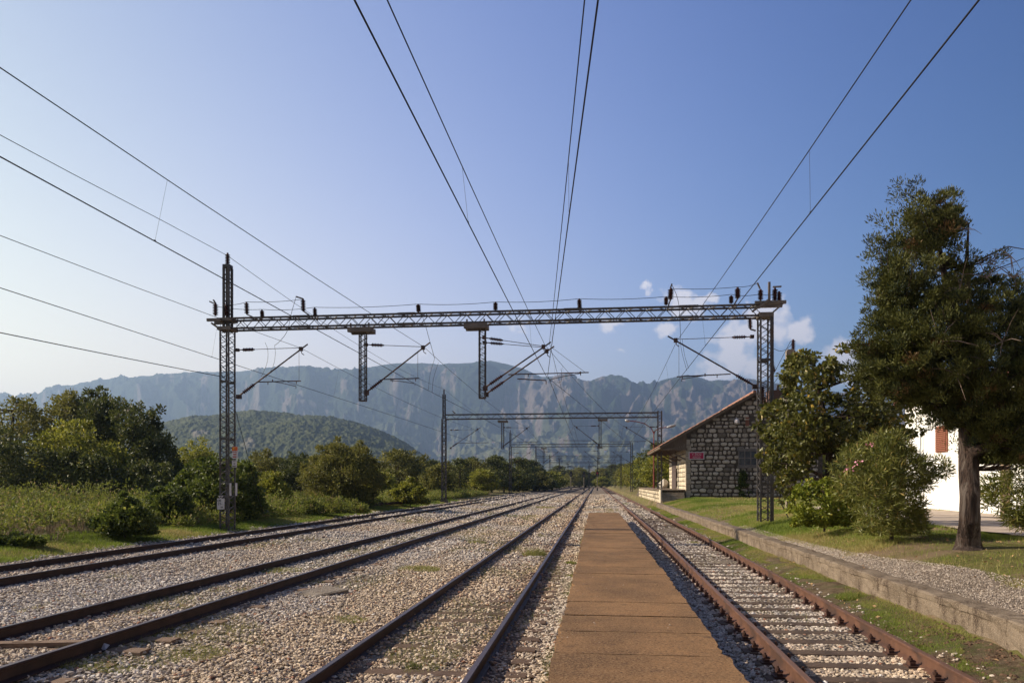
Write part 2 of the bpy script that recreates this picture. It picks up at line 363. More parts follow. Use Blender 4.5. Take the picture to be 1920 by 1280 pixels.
def soilmat():
    m, t, p, o = newmat('brown_soil'); co = objco(t)
    c = mixc(t, ramp(t, noise(t, co, 5, 6, .7), [(.35, (0, 0, 0)), (.65, (1, 1, 1))]), (.08, .052, .032), (.20, .15, .095))
    c = mixc(t, ramp(t, noise(t, co, 1.8, 5, .7), [(.48, (0, 0, 0)), (.6, (1, 1, 1))]), c, (.10, .105, .04))
    t.links.new(c, p.inputs['Base Color']); p.inputs['Roughness'].default_value = .95; p.inputs['Specular IOR Level'].default_value = .1
    bump(t, p, noise(t, co, 30, 6, .75), 1, .05); return m
sheet('soil_strip', np.array([3.5, 3.75, 4.0, 4.2, 4.43]), np.arange(-6, 58, .25), lambda X, Y: gz(np.minimum(X, 4.42)) + lump(X, Y) * .15 + .012 + (fbm(X * 6, Y * 6, 3, 14) - .5) * .04, soilmat(), jag=.3)
# gravel strip on top of the platform, narrowing away from the camera
gy = np.arange(-8, 30, .4); gu = np.linspace(0, 1, 6)
U, Yg = np.meshgrid(gu, gy); wid = np.interp(Yg, [0, 9, 12, 14, 16, 20, 30], [1.15, .95, .8, .55, .3, .2, .2]) + (fbm(Yg * 1.1, Yg * 0, 4, 21) - .5) * .5
Xg = 4.70 + U * wid; Vg = np.stack([Xg, Yg, gz(Xg) + lump(Xg, Yg) * np.where(Xg > 5.1, 1, .15) + .012], -1).reshape(-1, 3)
ny, nx = Xg.shape; i = np.arange((ny - 1) * (nx - 1)); a = (i // (nx - 1)) * nx + i % (nx - 1)
tag(link('gravel_path', mesh_np('gravel_path', Vg, np.stack([a, a + 1, a + nx + 1, a + nx], 1), MT['gravel'])), kind='structure')
sheet('paved_path', np.array([8.5, 9.5, 11, 13.6]), np.arange(-6, 36, .6), lambda X, Y: np.full_like(X, .80) + (fbm(X * .5, Y * .5, 3, 8) - .5) * .03, MT['path'], jag=.5)

# ------------------------------------------------------------------ stones
def ico():
    p = (1 + 5 ** .5) / 2
    V = np.array([(-1, p, 0), (1, p, 0), (-1, -p, 0), (1, -p, 0), (0, -1, p), (0, 1, p), (0, -1, -p), (0, 1, -p), (p, 0, -1), (p, 0, 1), (-p, 0, -1), (-p, 0, 1)], float)
    V /= np.linalg.norm(V[0])
    Fc = np.array([(0, 11, 5), (0, 5, 1), (0, 1, 7), (0, 7, 10), (0, 10, 11), (1, 5, 9), (5, 11, 4), (11, 10, 2), (10, 7, 6), (7, 1, 8), (3, 9, 4), (3, 4, 2), (3, 2, 6), (3, 6, 8), (3, 8, 9), (4, 9, 5), (2, 4, 11), (6, 2, 10), (8, 6, 7), (9, 8, 1)])
    return V, Fc
ICV, ICF = ico()
def rocks(P, S, col, g, flat=.62):
    n = len(P); q = g.normal(size=(n, 3)); q /= np.linalg.norm(q, axis=1)[:, None]
    # random basis
    r = g.normal(size=(n, 3)); b = np.cross(q, r); b /= np.linalg.norm(b, axis=1)[:, None]; c = np.cross(q, b)
    jit = g.uniform(.62, 1.22, size=(n, 12)); sc_ = np.stack([g.uniform(.85, 1.35, n), g.uniform(.7, 1.1, n), g.uniform(.45, .85, n)], 1)
    L = ICV[None] * jit[..., None] * sc_[:, None]
    W = L[..., 0:1] * b[:, None] + L[..., 1:2] * c[:, None] + L[..., 2:3] * q[:, None]
    W[..., 2] *= flat
    W = W * S[:, None, None] + P[:, None]
    Fc = (ICF[None] + (np.arange(n) * 12)[:, None, None]).reshape(-1, 3)
    return W.reshape(-1, 3), Fc, np.repeat(col, 20, axis=0)
def visible(X, Y, m=60):
    zc = -X * st + Y * ct; xc = X * ct + Y * st
    px = CX + F * xc / np.maximum(zc, .1); return (px > -m) & (px < 1920 + m) & (zc > 6.2)
SLP4 = .6
def stone_field(b0, b1, dens, smin, smax, seed, x0=-12.9, x1=4.0):
    g = np.random.default_rng(seed); n = int((x1 - x0) * (b1 - b0) * dens)
    X = g.uniform(x0, x1, n); Y = g.uniform(b0, b1, n); k = visible(X, Y)
    k &= ~((X > -.33) & (X < 1.05) & (Y < 38))                      # under the boarding platform
    edge = (fbm(Y * 1.3, Y * 0, 4, 5) - .5) * .7
    k &= X > -12.75 + edge + g.uniform(-.15, .35, n)
    k &= (X < 3.55) | (g.random(n) < .07)
    t4 = np.interp(Y, [0, 6, 28, 60, 400], [2.62, 2.68, 2.90, 2.95, 2.95])
    in4 = (np.abs(X - t4) < .66); ph = (Y / SLP4) % 1
    k &= ~(in4 & ((ph < .24) | (ph > .80)) & (g.random(n) < .93) & (Y < 62))
    in3 = (np.abs(X + 1.98) < .6); p3 = fbm(X * 1.1, Y * .8, 3, 51)
    k &= ~(in3 & ((ph < .20) | (ph > .76)) & (p3 > .45) & (g.random(n) < .93))
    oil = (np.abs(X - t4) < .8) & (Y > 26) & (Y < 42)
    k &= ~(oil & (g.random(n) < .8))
    # patches of soil and weeds carry fewer stones
    pat = fbm(X * .8, Y * .35, 4, 31); k &= ~((pat > .56) & (g.random(n) < .5))
    X, Y, in4 = X[k], Y[k], in4[k]; n = len(X)
    S = g.uniform(smin, smax, n) * (.75 + .5 * g.random(n)); 
    Z = gz(X) + lump(X, Y) * .15 + S * g.uniform(-.05, .75, n) * np.where(in4, .5, 1) + .004
    v = g.uniform(.1, .85, n)[:, None]; tan = np.clip((fbm(X * .6, Y * .25, 3, 44) - .35) * 2.2 + np.where(X > -4.3, .35, -.25) - np.where(X > 1.2, .6, 0), 0, 1)[:, None]
    grey = np.array([.34, .285, .245]) * (1 - v) + np.array([.76, .68, .60]) * v
    tn = np.array([.32, .235, .16]) * (1 - v) + np.array([.80, .65, .49]) * v
    c = grey * (1 - tan) + tn * tan
    for kx, st_ in ((-1.98, .8), (2.8, .5), (-6.23, .35), (-10.86, .3)):
        dr = np.minimum(abs(X - kx - .7525), abs(X - kx + .7525)); f_ = (np.clip(1 - dr / .42, 0, 1) * st_ * g.uniform(.4, 1, n))[:, None]; c = c * (1 - f_) + c * np.array([.72, .47, .33]) * f_
    odd = g.random(n); c[odd < .05] *= .45; c[(odd > .05) & (odd < .08)] = (.33, .17, .11); c[odd > .985] = (.7, .66, .62)
    return rocks(np.stack([X, Y, Z], 1), S, c, g)
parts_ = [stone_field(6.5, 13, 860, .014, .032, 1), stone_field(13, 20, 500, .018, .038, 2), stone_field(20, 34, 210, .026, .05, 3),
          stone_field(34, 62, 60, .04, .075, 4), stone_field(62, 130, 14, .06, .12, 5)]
off = 0; VV = []; FF = []; CC = []
for v_, f_, c_ in parts_: VV.append(v_); FF.append(f_ + off); CC.append(c_); off += len(v_)
tag(link('ballast_stones', mesh_np('ballast_stones', np.concatenate(VV), np.concatenate(FF), MT['stone'], col=np.concatenate(CC))), 'pale grey and tan crushed stones covering the track beds', 'ballast', kind='stuff')
del VV, FF, CC, parts_
g = np.random.default_rng(90); n = 26000
Y = g.uniform(6, 26, n); X = 4.72 + g.random(n) * np.interp(Y, [0, 9, 12, 14, 16, 20, 30], [1.25, 1.05, .9, .65, .4, .3, .3]); k = visible(X, Y); X = X[k]; Y = Y[k]; n = len(X)
S = g.uniform(.005, .014, n); v = g.uniform(0, 1, n)[:, None]
v_, f_, c_ = rocks(np.stack([X, Y, gz(X) + lump(X, Y) * np.where(X > 5.1, 1, .15) + .014 + S * .3], 1), S, np.array([.25, .2, .16]) * (1 - v) + np.array([.60, .51, .43]) * v, g)
tag(link('platform_gravel', mesh_np('platform_gravel', v_, f_, MT['stone'], col=c_)), 'fine grey gravel strewn along the top of the platform', 'gravel', kind='stuff')

# ------------------------------------------------------------------ tracks
RP = [(-.07, 0), (.07, 0), (.07, .012), (.012, .035), (.009, .115), (.034, .128), (.036, .150), (.028, .159), (-.028, .159), (-.036, .150), (-.034, .128), (-.009, .115), (-.012, .035), (-.07, .012)]
def rail_mesh(path, topz, m_side, m_top):
    V = []; Fc = []; k = len(RP); mi = []
    for i, (x, y) in enumerate(path):
        for (px, pz) in RP: V.append((x + px, y, topz - .159 + pz))
    for i in range(len(path) - 1):
        for j in range(k):
            j2 = (j + 1) % k; Fc.append((i * k + j, i * k + j2, (i + 1) * k + j2, (i + 1) * k + j)); mi.append(1 if j == 7 else 0)
    Fc.append(tuple(range(k))[::-1]); mi.append(0)
    me = bpy.data.meshes.new('rail'); me.from_pydata(V, [], Fc); me.materials.append(m_side); me.materials.append(m_top)
    me.polygons.foreach_set('material_index', mi); me.update(); return me
def sleeper_mesh(i, mat, h=.10, wd=.24, L=2.5):
    g = np.random.default_rng(i); b = MB(); xs_ = np.linspace(-L / 2, L / 2, 9); ring = []
    for x in xs_:
        a, c, d = g.uniform(-.012, .012, 3); ring.append([(x, -wd / 2 + a, -h), (x, -wd / 2 + a + .01, -.008 + c * .5), (x, -wd / 2 + .03 + a, c * .4), (x, wd / 2 - .03 + d, c * .4), (x, wd / 2 - .01 + d, -.01), (x, wd / 2 + d, -h)])
    vs = [p for r_ in ring for p in r_]; fs = []
    for q in range(8):
        for j in range(6): fs.append((q * 6 + j, (q + 1) * 6 + j, (q + 1) * 6 + (j + 1) % 6, q * 6 + (j + 1) % 6))
    fs += [tuple(range(6)), tuple(48 + j for j in range(6))[::-1]]
    return b.add(vs, fs).mesh('sleeper', mat)
MT['sleeper_mid'] = simple('brown_timber_sleeper', (.07, .04, .026), (.15, .092, .06), 12, .9, 0, 50, .6, .01, stretch=(1, 6, 6))
SM = {k: [sleeper_mesh(i, MT[k], L=2.0 if k == 'sleeper' else 2.5) for i in range(5)] for k in ('sleeper', 'sleeper_lite', 'sleeper_mid')}
cb = MB()
cb.box(-.17, .17, -.075, .075, .0, .018)
for s in (-1, 1):
    cb.box(s * .115 - .028, s * .115 + .028, -.05, .05, .018, .05); cb.box(s * .105 - .035, s * .105 + .03, -.028, .028, .05, .068)
    cb.tube([(s * .125, 0, .05), (s * .125, 0, .115)], .013, 6); cb.tube([(s * .125, 0, .068), (s * .125, 0, .092)], .026, 6)
CLIP = cb.mesh('rail_fastening', MT['clip'])
TLAB = {1: 'leftmost railway track, brown rails half buried in ballast beside the grass verge',
        2: 'second railway track from the left with dark rails and weeds between them',
        3: 'railway track just left of the brown boarding platform, shiny dark rails',
        4: 'rusty orange railway track on exposed timber sleepers beside the concrete platform wall'}
for k, (cx, tz) in TR.items():
    root = empty('railway_track', (cx, 8, tz), TLAB[k], 'railway track', 'parallel railway tracks of the station')
    bs = list(np.arange(-6, 60, 1.5)) + list(np.arange(60, 420, 12))
    fx = (lambda b: t4x(b)) if k == 4 else (lambda b, c=cx, kk=k: c + (np.interp(b, [150, 400], [0, 2.5]) if kk < 3 else 0))
    for s in (-1, 1):
        wob = np.random.default_rng(k * 5 + s)
        pa = [(fx(b) + s * .7525 - cx, b - 8) for b in bs]
        rm = rail_mesh(pa, 0, MT['railrust' if k == 4 else 'railside'], MT['railrusttop' if k == 4 else 'railtop'])
        link('rail', rm, root)
    g = np.random.default_rng(k + 60)
    b = 4.8 if k > 2 else 6.0; cnt = 0; far = MB()
    dip = {1: .05, 2: .045, 3: .012, 4: 0}[k]
    while b < 330:
        zt = -.159 - .0 - dip * g.uniform(.3, 1.2)
        if cnt < 98:
            mm = SM['sleeper' if k == 4 else 'sleeper_mid' if k == 3 else 'sleeper_lite'][int(g.integers(5))]
            o = link('sleeper', mm, root, (fx(b) - cx, b - 8, zt + (.0 if k == 4 else .02))); o.rotation_euler = (g.uniform(-.01, .01), 0, g.uniform(-.008, .008))
            if k == 4 and b < 50:
                for s in (-1, 1):
                    c = link('rail_fastening', CLIP, o, (s * .7525, 0, 0.0 if k == 4 else -.01)); 
        else:
            far.box(fx(b) - 1.0, fx(b) + 1.0, b - .12, b + .12, tz + zt - .1, tz + zt)
        cnt += 1; b += SLP4 if k == 4 or cnt < 90 else .62
    o = far.part('sleepers_far', MT['sleeper'], root); o.name = 'sleeper_row'; tag(o, kind='stuff')

# ------------------------------------------------------------------ boarding platform of slabs
GZ = .36
root = empty('boarding_platform', (.37, 8, -.19), 'long low brown platform of rough slabs between the two middle tracks', 'platform')
g = np.random.default_rng(12); edges = [-6, -5, -4, -3, -2, -1, 0, 1, 2, 3, 4, 5, 5.65, 6.62, 7.62, 8.53, 9.5, 10.5, 11.45, 12.5, 13.5, 14.5, 15.4, 16.4, 17.45, 18.5]
while edges[-1] < 37.2: edges.append(edges[-1] + g.uniform(.97, 1.05))
edges[-1] = 38.0
for a, b in zip(edges[:-1], edges[1:]):
    dz = g.uniform(-.004, .004); gap = .007 if abs(b - 9.5) > .2 and abs(b - 8.53) > .2 else .016
    j0, j1 = g.uniform(-.015, .015, 2); x0 = -.365 + j0; x1 = 1.14 + j1
    m = MB(); nx_ = 14; top = []; ny_ = 8
    for q in range(ny_ + 1):
        y = a + gap + (b - a - 2 * gap) * q / ny_
        for p_ in range(nx_ + 1):
            x = x0 + (x1 - x0) * p_ / nx_; e = g.uniform(-.006, .006)
            if p_ in (0, nx_): x += g.uniform(-.014, .014) + (.035 * g.random() * (1 if p_ == 0 else -1) if g.random() < .12 else 0)
            yy = y + (g.uniform(-.005, .005) if q in (0, ny_) else 0)
            top.append((x, yy, GZ + dz + e * .35))
    fs = []
    for q in range(ny_):
        for p_ in range(nx_): i0 = q * (nx_ + 1) + p_; fs.append((i0, i0 + 1, i0 + nx_ + 2, i0 + nx_ + 1))
    ring = [p_ for p_ in range(nx_ + 1)] + [q * (nx_ + 1) + nx_ for q in range(1, ny_ + 1)] + [ny_ * (nx_ + 1) + p_ for p_ in range(nx_ - 1, -1, -1)] + [q * (nx_ + 1) for q in range(ny_ - 1, 0, -1)]
    n0 = len(top)
    for r_ in ring: x, y, z = top[r_]; top.append((x, y, GZ - .14))
    L = len(ring)
    for q in range(L): fs.append((ring[q], ring[(q + 1) % L], n0 + (q + 1) % L, n0 + q)[::-1])
    m.add(top, fs); m.part('slab', MT['slab'], root)
gq = np.random.default_rng(17); nq = 240; Yq = gq.uniform(7, 30, nq); Xq = np.where(gq.random(nq) < .6, -.34 + gq.random(nq) ** 2 * .5, gq.uniform(-.34, 1.1, nq)); Sq = gq.uniform(.004, .011, nq)
v_, f_, c_ = rocks(np.stack([Xq, Yq, GZ + .003 + Sq * .4], 1), Sq, np.array([.4, .32, .25]) * gq.uniform(.4, 1.3, nq)[:, None], gq)
tag(link('grit', mesh_np('grit', v_, f_, MT['stone'], col=c_)), 'small grit scattered on the brown boarding platform', 'grit', kind='stuff')
m = MB(); m.box(-.30, -.05, -6, 37.9, -.25, GZ - .14); m.box(.82, 1.05, -6, 37.9, -.25, GZ - .14)
m.part('support_wall', MT['wallconc'], root)

# ------------------------------------------------------------------ platform edge wall
V = []; ysw = np.concatenate([np.arange(-6, 30, .25), np.arange(30, 57.2, .8)])
def wallx(y): return 4.42 + .02 * math.sin(y * .8)
prof = [(-.0, -.25), (-.005, .0), (.0, .1), (.004, .2), (.008, .285), (-.012, .30), (-.012, .37), (.01, .385), (.15, .39), (.30, .388), (.33, .37), (.33, -.2)]
g = np.random.default_rng(3)
for y in ysw:
    for j, (px, pz) in enumerate(prof):
        e = g.uniform(-.012, .012) if 0 < j < 10 else 0; V.append((wallx(y) + px + e, y + (g.uniform(-.03, .03)), pz + (e * .7 if j > 2 else 0)))
k = len(prof); Fc = []
for i in range(len(ysw) - 1):
    for j in range(k): Fc.append((i * k + j, (i + 1) * k + j, (i + 1) * k + (j + 1) % k, i * k + (j + 1) % k))
m = MB().add(V, Fc)
o = m.top('retaining_wall', MT['wallconc'], (4.42, 10, 0)); tag(o, 'low stained concrete wall holding the edge of the right platform', 'wall')

# ------------------------------------------------------------------ lattice helpers
def lattice(m, c0, c1, pitch, ch, lace, faces=((0, 1), (1, 2), (2, 3), (3, 0)), phase=True):
    """c0, c1: four corners at each end"""
    c0 = [Vector(c) for c in c0]; c1 = [Vector(c) for c in c1]; L = (c1[0] - c0[0]).length; n = max(2, int(round(L / pitch)))
    for a, b in zip(c0, c1): m.bar(a, b, ch)
    for (i, j) in faces:
        for q in range(n):
            t0, t1 = q / n, (q + 1) / n
            A = c0[i].lerp(c1[i], t0); B = c0[j].lerp(c1[j], (t0 + t1) / 2); C = c0[i].lerp(c1[i], t1)
            m.bar(A, B, lace); m.bar(B, C, lace)
prof_i = [(.035, 0), (.035, .06)]
for q in range(7):
    z = .08 + q * .12; prof_i += [(.04, z), (.085, z + .025), (.09, z + .035), (.045, z + .075)]
prof_i += [(.035, .94), (.035, 1.0)]
INS = MB().lathe(prof_i, 10).mesh('insulator', MT['insul'], smooth=False)
INSR = MB().lathe(prof_i, 6).mesh('insulator_small', MT['insul'])
def insulator(parent, p0, p1, fat=1.0, far=False):
    off = Vector(parent.location) + (parent.parent.location if parent.parent else Vector())
    d = Vector(p1) - Vector(p0); L = d.length
    o = link('insulator', INSR if far else INS, parent, Vector(p0) - off)
    o.rotation_mode = 'QUATERNION'; o.rotation_quaternion = d.to_track_quat('Z', 'Y'); o.scale = (fat, fat, L); return o

PG = 'catenary portals spanning the tracks'
def cantilever(root, b, strut, rod, tube=None, steady=None, far=False):
    """strut: (mast px,py, tip px,py); rod the same; built in the plane Y=b"""
    m = MB(); P = lambda q: at(q[0], q[1], b)
    s0, s1 = P(strut[:2]), P(strut[2:]); r0, r1 = P(rod[:2]), P(rod[2:])
    rt = .03 if not far else .028
    ds = (s1 - s0); il = .55; dS = ds.normalized()
    m.tube([s0, s0 + dS * .18], .03, 6); m.tube([s0 + dS * (.18 + il), s1], rt * .85, 7)
    dr = (r1 - r0); dR = dr.normalized()
    m.tube([r0, r0 + dR * .2], .02, 5); m.tube([r0 + dR * (.2 + .42), r1], .011, 5)
    m.box(s0.x - .07, s0.x + .07, b - .08, b + .08, s0.z - .1, s0.z + .04); m.box(r0.x - .06, r0.x + .06, b - .06, b + .06, r0.z - .05, r0.z + .05)
    j = s1 - dS * .3; m.box(j.x - .06, j.x + .06, b - .05, b + .05, j.z - .06, j.z + .08)
    m.tube([j, j + Vector((.03, 0, -.14)), j + Vector((.11, 0, -.2))], .014, 5)
    if tube:
        t0, t1 = P(tube[:2]), P(tube[2:]); m.tube([t0, t1], .02, 6)
        for f in (.25, .9): q = t0.lerp(t1, f); m.tube([q, q - Vector((0, 0, .1))], .014, 5)
        # drop wire holding the tube
        q = t0.lerp(t1, .96); fx_ = min(.97, abs(q.x - s0.x) / max(.01, abs(ds.x))); m.tube([q, s0 + ds * fx_], .006, 4)
    if steady:
        a, c = P(steady[:2]), P(steady[2:]); m.tube([a, a + Vector((0, 0, .09))], .02, 5); m.tube([a + Vector((0, 0, .02)), a.lerp(c, .5) + Vector((0, 0, .03)), c + Vector((0, 0, .02)), c - Vector((0, 0, .05))], .012, 5)
    o = m.part('cantilever', MT['tube'], root)
    insulator(o, s0 + dS * .16, s0 + dS * (.18 + il), .85, far); insulator(o, r0 + dR * .18, r0 + dR * .64, .75, far)
    return o

def mast(m, x, b, z0, z1, w_=.31, d_=.45, ch=.046, pitch=.36, lace=.02):
    c = lambda z: [(x - w_ / 2, b - d_ / 2, z), (x + w_ / 2, b - d_ / 2, z), (x + w_ / 2, b + d_ / 2, z), (x - w_ / 2, b + d_ / 2, z)]
    lattice(m, c(z0), c(z1), pitch, ch, lace)
    z = z0 + 1.2
    while z < z1 - .5:
        for yy in (b - d_ / 2, b + d_ / 2): m.box(x - w_ / 2 - .02, x + w_ / 2 + .02, yy - .02, yy + .02, z - .04, z + .04)
        z += 2.0

def hanging_post(root, px0, px1, b, py0, py1, bpx, bpy, beamb):
    m = MB(); a = at((px0 + px1) / 2, py0, b); c = at((px0 + px1) / 2, py1, b); w_ = .2; d_ = .2
    f = lambda z: [(a.x - w_ / 2, b - d_ / 2, z), (a.x + w_ / 2, b - d_ / 2, z), (a.x + w_ / 2, b + d_ / 2, z), (a.x - w_ / 2, b + d_ / 2, z)]
    lattice(m, f(a.z), f(c.z), .2, .035, .016); m.box(a.x - w_ / 2 - .015, a.x + w_ / 2 + .015, b - d_ / 2 - .015, b + d_ / 2 + .015, c.z - .04, c.z)
    o = m.part('hanging_post', MT['steel'], root)
    q = MB(); l = at(bpx[0], bpy, b); r_ = at(bpx[1], bpy, b)
    q.box(l.x, r_.x, b - .28, b - .16, l.z - .09, l.z + .07); q.box(l.x, r_.x, b + .16, b + .28, l.z - .09, l.z + .07)
    q.box(l.x, l.x + .08, b - .159, b + .159, l.z - .06, l.z + .06); q.box(r_.x - .08, r_.x, b - .159, b + .159, l.z - .06, l.z + .06)
    q.box(a.x - .14, a.x + .14, b - .155, b + .155, l.z - .085, l.z - .02)
    for xx in (l.x + .1, r_.x - .1): q.bar((xx, b - .2, l.z + .07), (xx, b - .2, l.z + .22), .05)
    q.part('bracket', MT['steel2'], o)
    return a.x

XL, XR = -12.9, 5.42
# ---- portal one, nearest
B1 = 25.0
p1 = empty('catenary_portal', (XL, B1, .3), 'nearest and largest lattice steel catenary portal with ribbed insulators along its beam', 'catenary portal', PG)
m = MB(); mast(m, XL, B1, .2, 7.25); m.part('mast', MT['steel'], p1)
m = MB(); c = lambda z: [(XL - .08, B1 - .12, z), (XL + .1, B1 - .12, z), (XL + .1, B1 + .12, z), (XL - .08, B1 + .12, z)]
lattice(m, c(7.25), c(9.42), .3, .07, .02); m.box(XL - .12, XL + .13, B1 - .14, B1 + .14, 9.42, 9.52)
o = m.part('mast_extension', MT['steel'], p1); insulator(o, (XL, B1, 9.5), (XL, B1, 9.95), 1.0)
m = MB(); m.box(XL - .62, XL - .1, B1 - .3, B1 - .22, 7.5, 7.6); m.box(XL - .62, XL - .1, B1 + .22, B1 + .3, 7.5, 7.6); m.bar((XL - .6, B1, 7.5), (XL - .1, B1, 7.15), .06)
m.box(XL - .25, XL + .25, B1 - .27, B1 + .27, 7.2, 7.32); m.box(XL - .25, XL + .25, B1 - .27, B1 + .27, 7.52, 7.62)
m.part('bracket', MT['steel2'], p1)
m = MB(); mast(m, XR, B1, .62, 7.25, .32, .45, .05); 
m.box(XR + .19, XR + .24, B1 - .26, B1 - .2, .64, 7.3)
for (dx, dz) in ((.5, 1.1),): m.bar((XR + .2, B1 - .2, .74 + dz), (XR + .2 + dx, B1 - .2, .74), .03)
m.part('mast', MT['steel'], p1)
m = MB(); m.box(XR - .35, XR + .62, B1 - .3, B1 - .2, 7.60, 7.70); m.box(XR - .35, XR + .62, B1 + .2, B1 + .3, 7.60, 7.70); m.box(XR - .22, XR + .24, B1 - .27, B1 + .27, 7.2, 7.34)
m.bar((XR + .55, B1 - .25, 7.62), (XR + .18, B1 - .25, 7.3), .05); m.bar((XR - .45, B1 - .32, 7.35), (XR + .1, B1 - .32, 7.75), .06); m.box(XR + .06, XR + .13, B1 - .3, B1 - .23, 7.7, 8.3)
m.part('bracket', MT['steel2'], p1)
m = MB(); D2 = .21
lattice(m, [(XL + .1, B1 - D2, 7.25), (XL + .1, B1 + D2, 7.25), (XL + .1, B1 + D2, 7.60), (XL + .1, B1 - D2, 7.60)], [(XR - .1, B1 - D2, 7.25), (XR - .1, B1 + D2, 7.25), (XR - .1, B1 + D2, 7.60), (XR - .1, B1 - D2, 7.60)], .66, .06, .02,
        faces=((0, 3), (1, 2), (0, 1), (3, 2)))
for px in (570, 765, 1075, 1290): q = at(px, 600, B1); m.box(q.x - .3, q.x + .3, B1 - D2 - .045, B1 - D2 + .035, 7.21, 7.29); m.box(q.x - .3, q.x + .3, B1 - D2 - .045, B1 - D2 + .035, 7.56, 7.64)
m.part('beam', MT['steel'], p1)
# insulators standing on the beam (px of foot, py foot, px top, py top)
for (a, b_, c, d, f) in [(404, 592, 404, 568, 1.1), (424, 592, 424, 570, .9), (463, 589, 462, 566, 1.0), (492, 596, 491, 581, .9), (569, 584, 568, 560, 1.0), (591, 594, 590, 577, .9), (785, 585, 784, 570, .95), (929, 582, 929, 566, .95),
                         (1087, 578, 1086, 560, .95), (1257, 562, 1258, 540, 1.1), (1249, 572, 1249, 556, .9), (1383, 560, 1383, 539, 1.1), (1371, 569, 1371, 554, .9), (1426, 563, 1426, 542, 1.0), (1453, 564, 1453, 540, 1.1), (1461, 568, 1461, 546, 1.0), (1406, 596, 1407, 617, .9)]:
    o = insulator(p1, at(a, b_, B1 - .2), at(c, d, B1 - .2), f * 1.0)
m = MB()
for (a, b_, c, d) in [(463, 589, 483, 599), (569, 583, 588, 597), (1257, 562, 1251, 580), (1383, 560, 1372, 579), (491, 596, 483, 602), (590, 594, 596, 600), (785, 585, 778, 590), (1426, 563, 1418, 575), (1407, 617, 1417, 620), (555, 556, 568, 560), (568, 560, 570, 566), (400, 562, 404, 568), (393, 565, 404, 570), (1257, 540, 1260, 532), (1449, 538, 1465, 537), (1420, 530, 1425, 541)]:
    m.bar(at(a, b_, B1 - .2), at(c, d, B1 - .2), .045)
m.part('insulator_stand', MT['steel2'], p1)
def wire_px(m, pts, b, sag=0, r_=.009):
    if sag == 0:
        for _ in range(3): pts = [pts[0]] + [(a[0] * (1 - f) + c[0] * f, a[1] * (1 - f) + c[1] * f) for a, c in zip(pts[:-1], pts[1:]) for f in (.25, .75)] + [pts[-1]]
    P = [at(x, y, b) for x, y in pts]; res = []
    for p, q in zip(P[:-1], P[1:]):
        for t in np.linspace(0, 1, 9)[:-1]: v = p.lerp(q, t); v.z -= sag * 4 * t * (1 - t); res.append(v)
    res.append(P[-1]); m.tube(res, r_, 5)
for pts, sag in [([(425, 571), (462, 566), (568, 561)], .04), ([(404, 574), (491, 580), (590, 576), (784, 570), (929, 566), (1086, 560), (1249, 556), (1371, 552), (1426, 551), (1455, 550)], .05), ([(1258, 541), (1383, 538), (1420, 531)], .04)]:
    m = MB(); wire_px(m, pts, B1 - .2, sag); m.part('feeder_wire', MT['wire'], p1)
for pts in [[(556, 555), (545, 590), (540, 622), (522, 643), (515, 647)], [(784, 572), (795, 600), (806, 640), (815, 672)], [(1260, 534), (1272, 560), (1275, 600), (1276, 634)], [(413, 600), (415, 640), (414, 680), (416, 706)]]:
    m = MB(); wire_px(m, pts, B1 - .2, .0, .008); m.part('jumper_wire', MT['wire'], p1)
for pts in [[(497, 642), (503, 655), (502, 680), (490, 706)], [(515, 647), (517, 665), (512, 690), (498, 708)], [(815, 672), (806, 700), (803, 732)], [(822, 680), (812, 710), (810, 736)], [(1275, 635), (1278, 660), (1288, 695)], [(1279, 636), (1283, 665), (1291, 691)], [(1052, 690), (1054, 710), (1050, 718), (1045, 716)]]:
    m = MB(); wire_px(m, pts, B1 + 1.2, 0, .006); m.part('jumper_wire', MT['wire'], p1)
hanging_post(p1, 675, 686, B1, 622, 750, (656, 700), 620, 0)
hanging_post(p1, 899, 910, B1, 615, 745, (872, 915), 613, 0)
cantilever(p1, B1, (448, 742, 577, 645), (445, 656, 562, 652), (482, 716, 564, 714), (511, 716, 555, 725))
cantilever(p1, B1, (687, 735, 806, 642), (686, 646, 792, 650), (720, 711, 786, 709), (733, 714, 778, 720))
cantilever(p1, B1 - .25, (910, 726, 1033, 641), (908, 633, 1020, 649), None, None)
cantilever(p1, B1 + .25, (912, 738, 1039, 649), (909, 642, 1018, 651), (953, 702, 1104, 698), (1088, 701, 1032, 712))
m = MB(); m.tube([at(970, 710, B1 - .25), at(1024, 713, B1 - .25)], .02, 6); m.tube([at(1024, 713, B1 - .25), at(1024, 720, B1 - .25)], .015, 5); m.part('registration_tube', MT['tube'], p1)
cantilever(p1, B1, (1415, 723, 1252, 630), (1410, 631, 1268, 636), (1370, 701, 1269, 706), (1322, 705, 1278, 712))
# voltage transformer on the right mast
m = MB(); q = at(1452, 738, B1 + .2); m.box(q.x - .2, q.x + .28, B1, B1 + .5, q.z - .35, q.z + .1)
m.lathe([(.0, 0)], 3) if False else None
for dx in (-.08, .12): m.tube([(q.x + dx, B1 + .25, q.z + .1), (q.x + dx, B1 + .25, q.z + .28)], [.05, .03], 8)
m.bar((XR, B1 + .1, q.z - .3), (q.x, B1 + .1, q.z - .3), .06)
m.part('transformer', simple('dull_red_brown_tank', (.09, .05, .04), (.15, .08, .065), 5, .6, 0, 30, .1, .003), p1)
for (x0, y0, x1, y1) in [(1430, 724, 1430, 752), (1446, 678, 1452, 697)]: insulator(p1, at(x0, y0, B1 - .1), at(x1, y1, B1 - .1), 1.0)

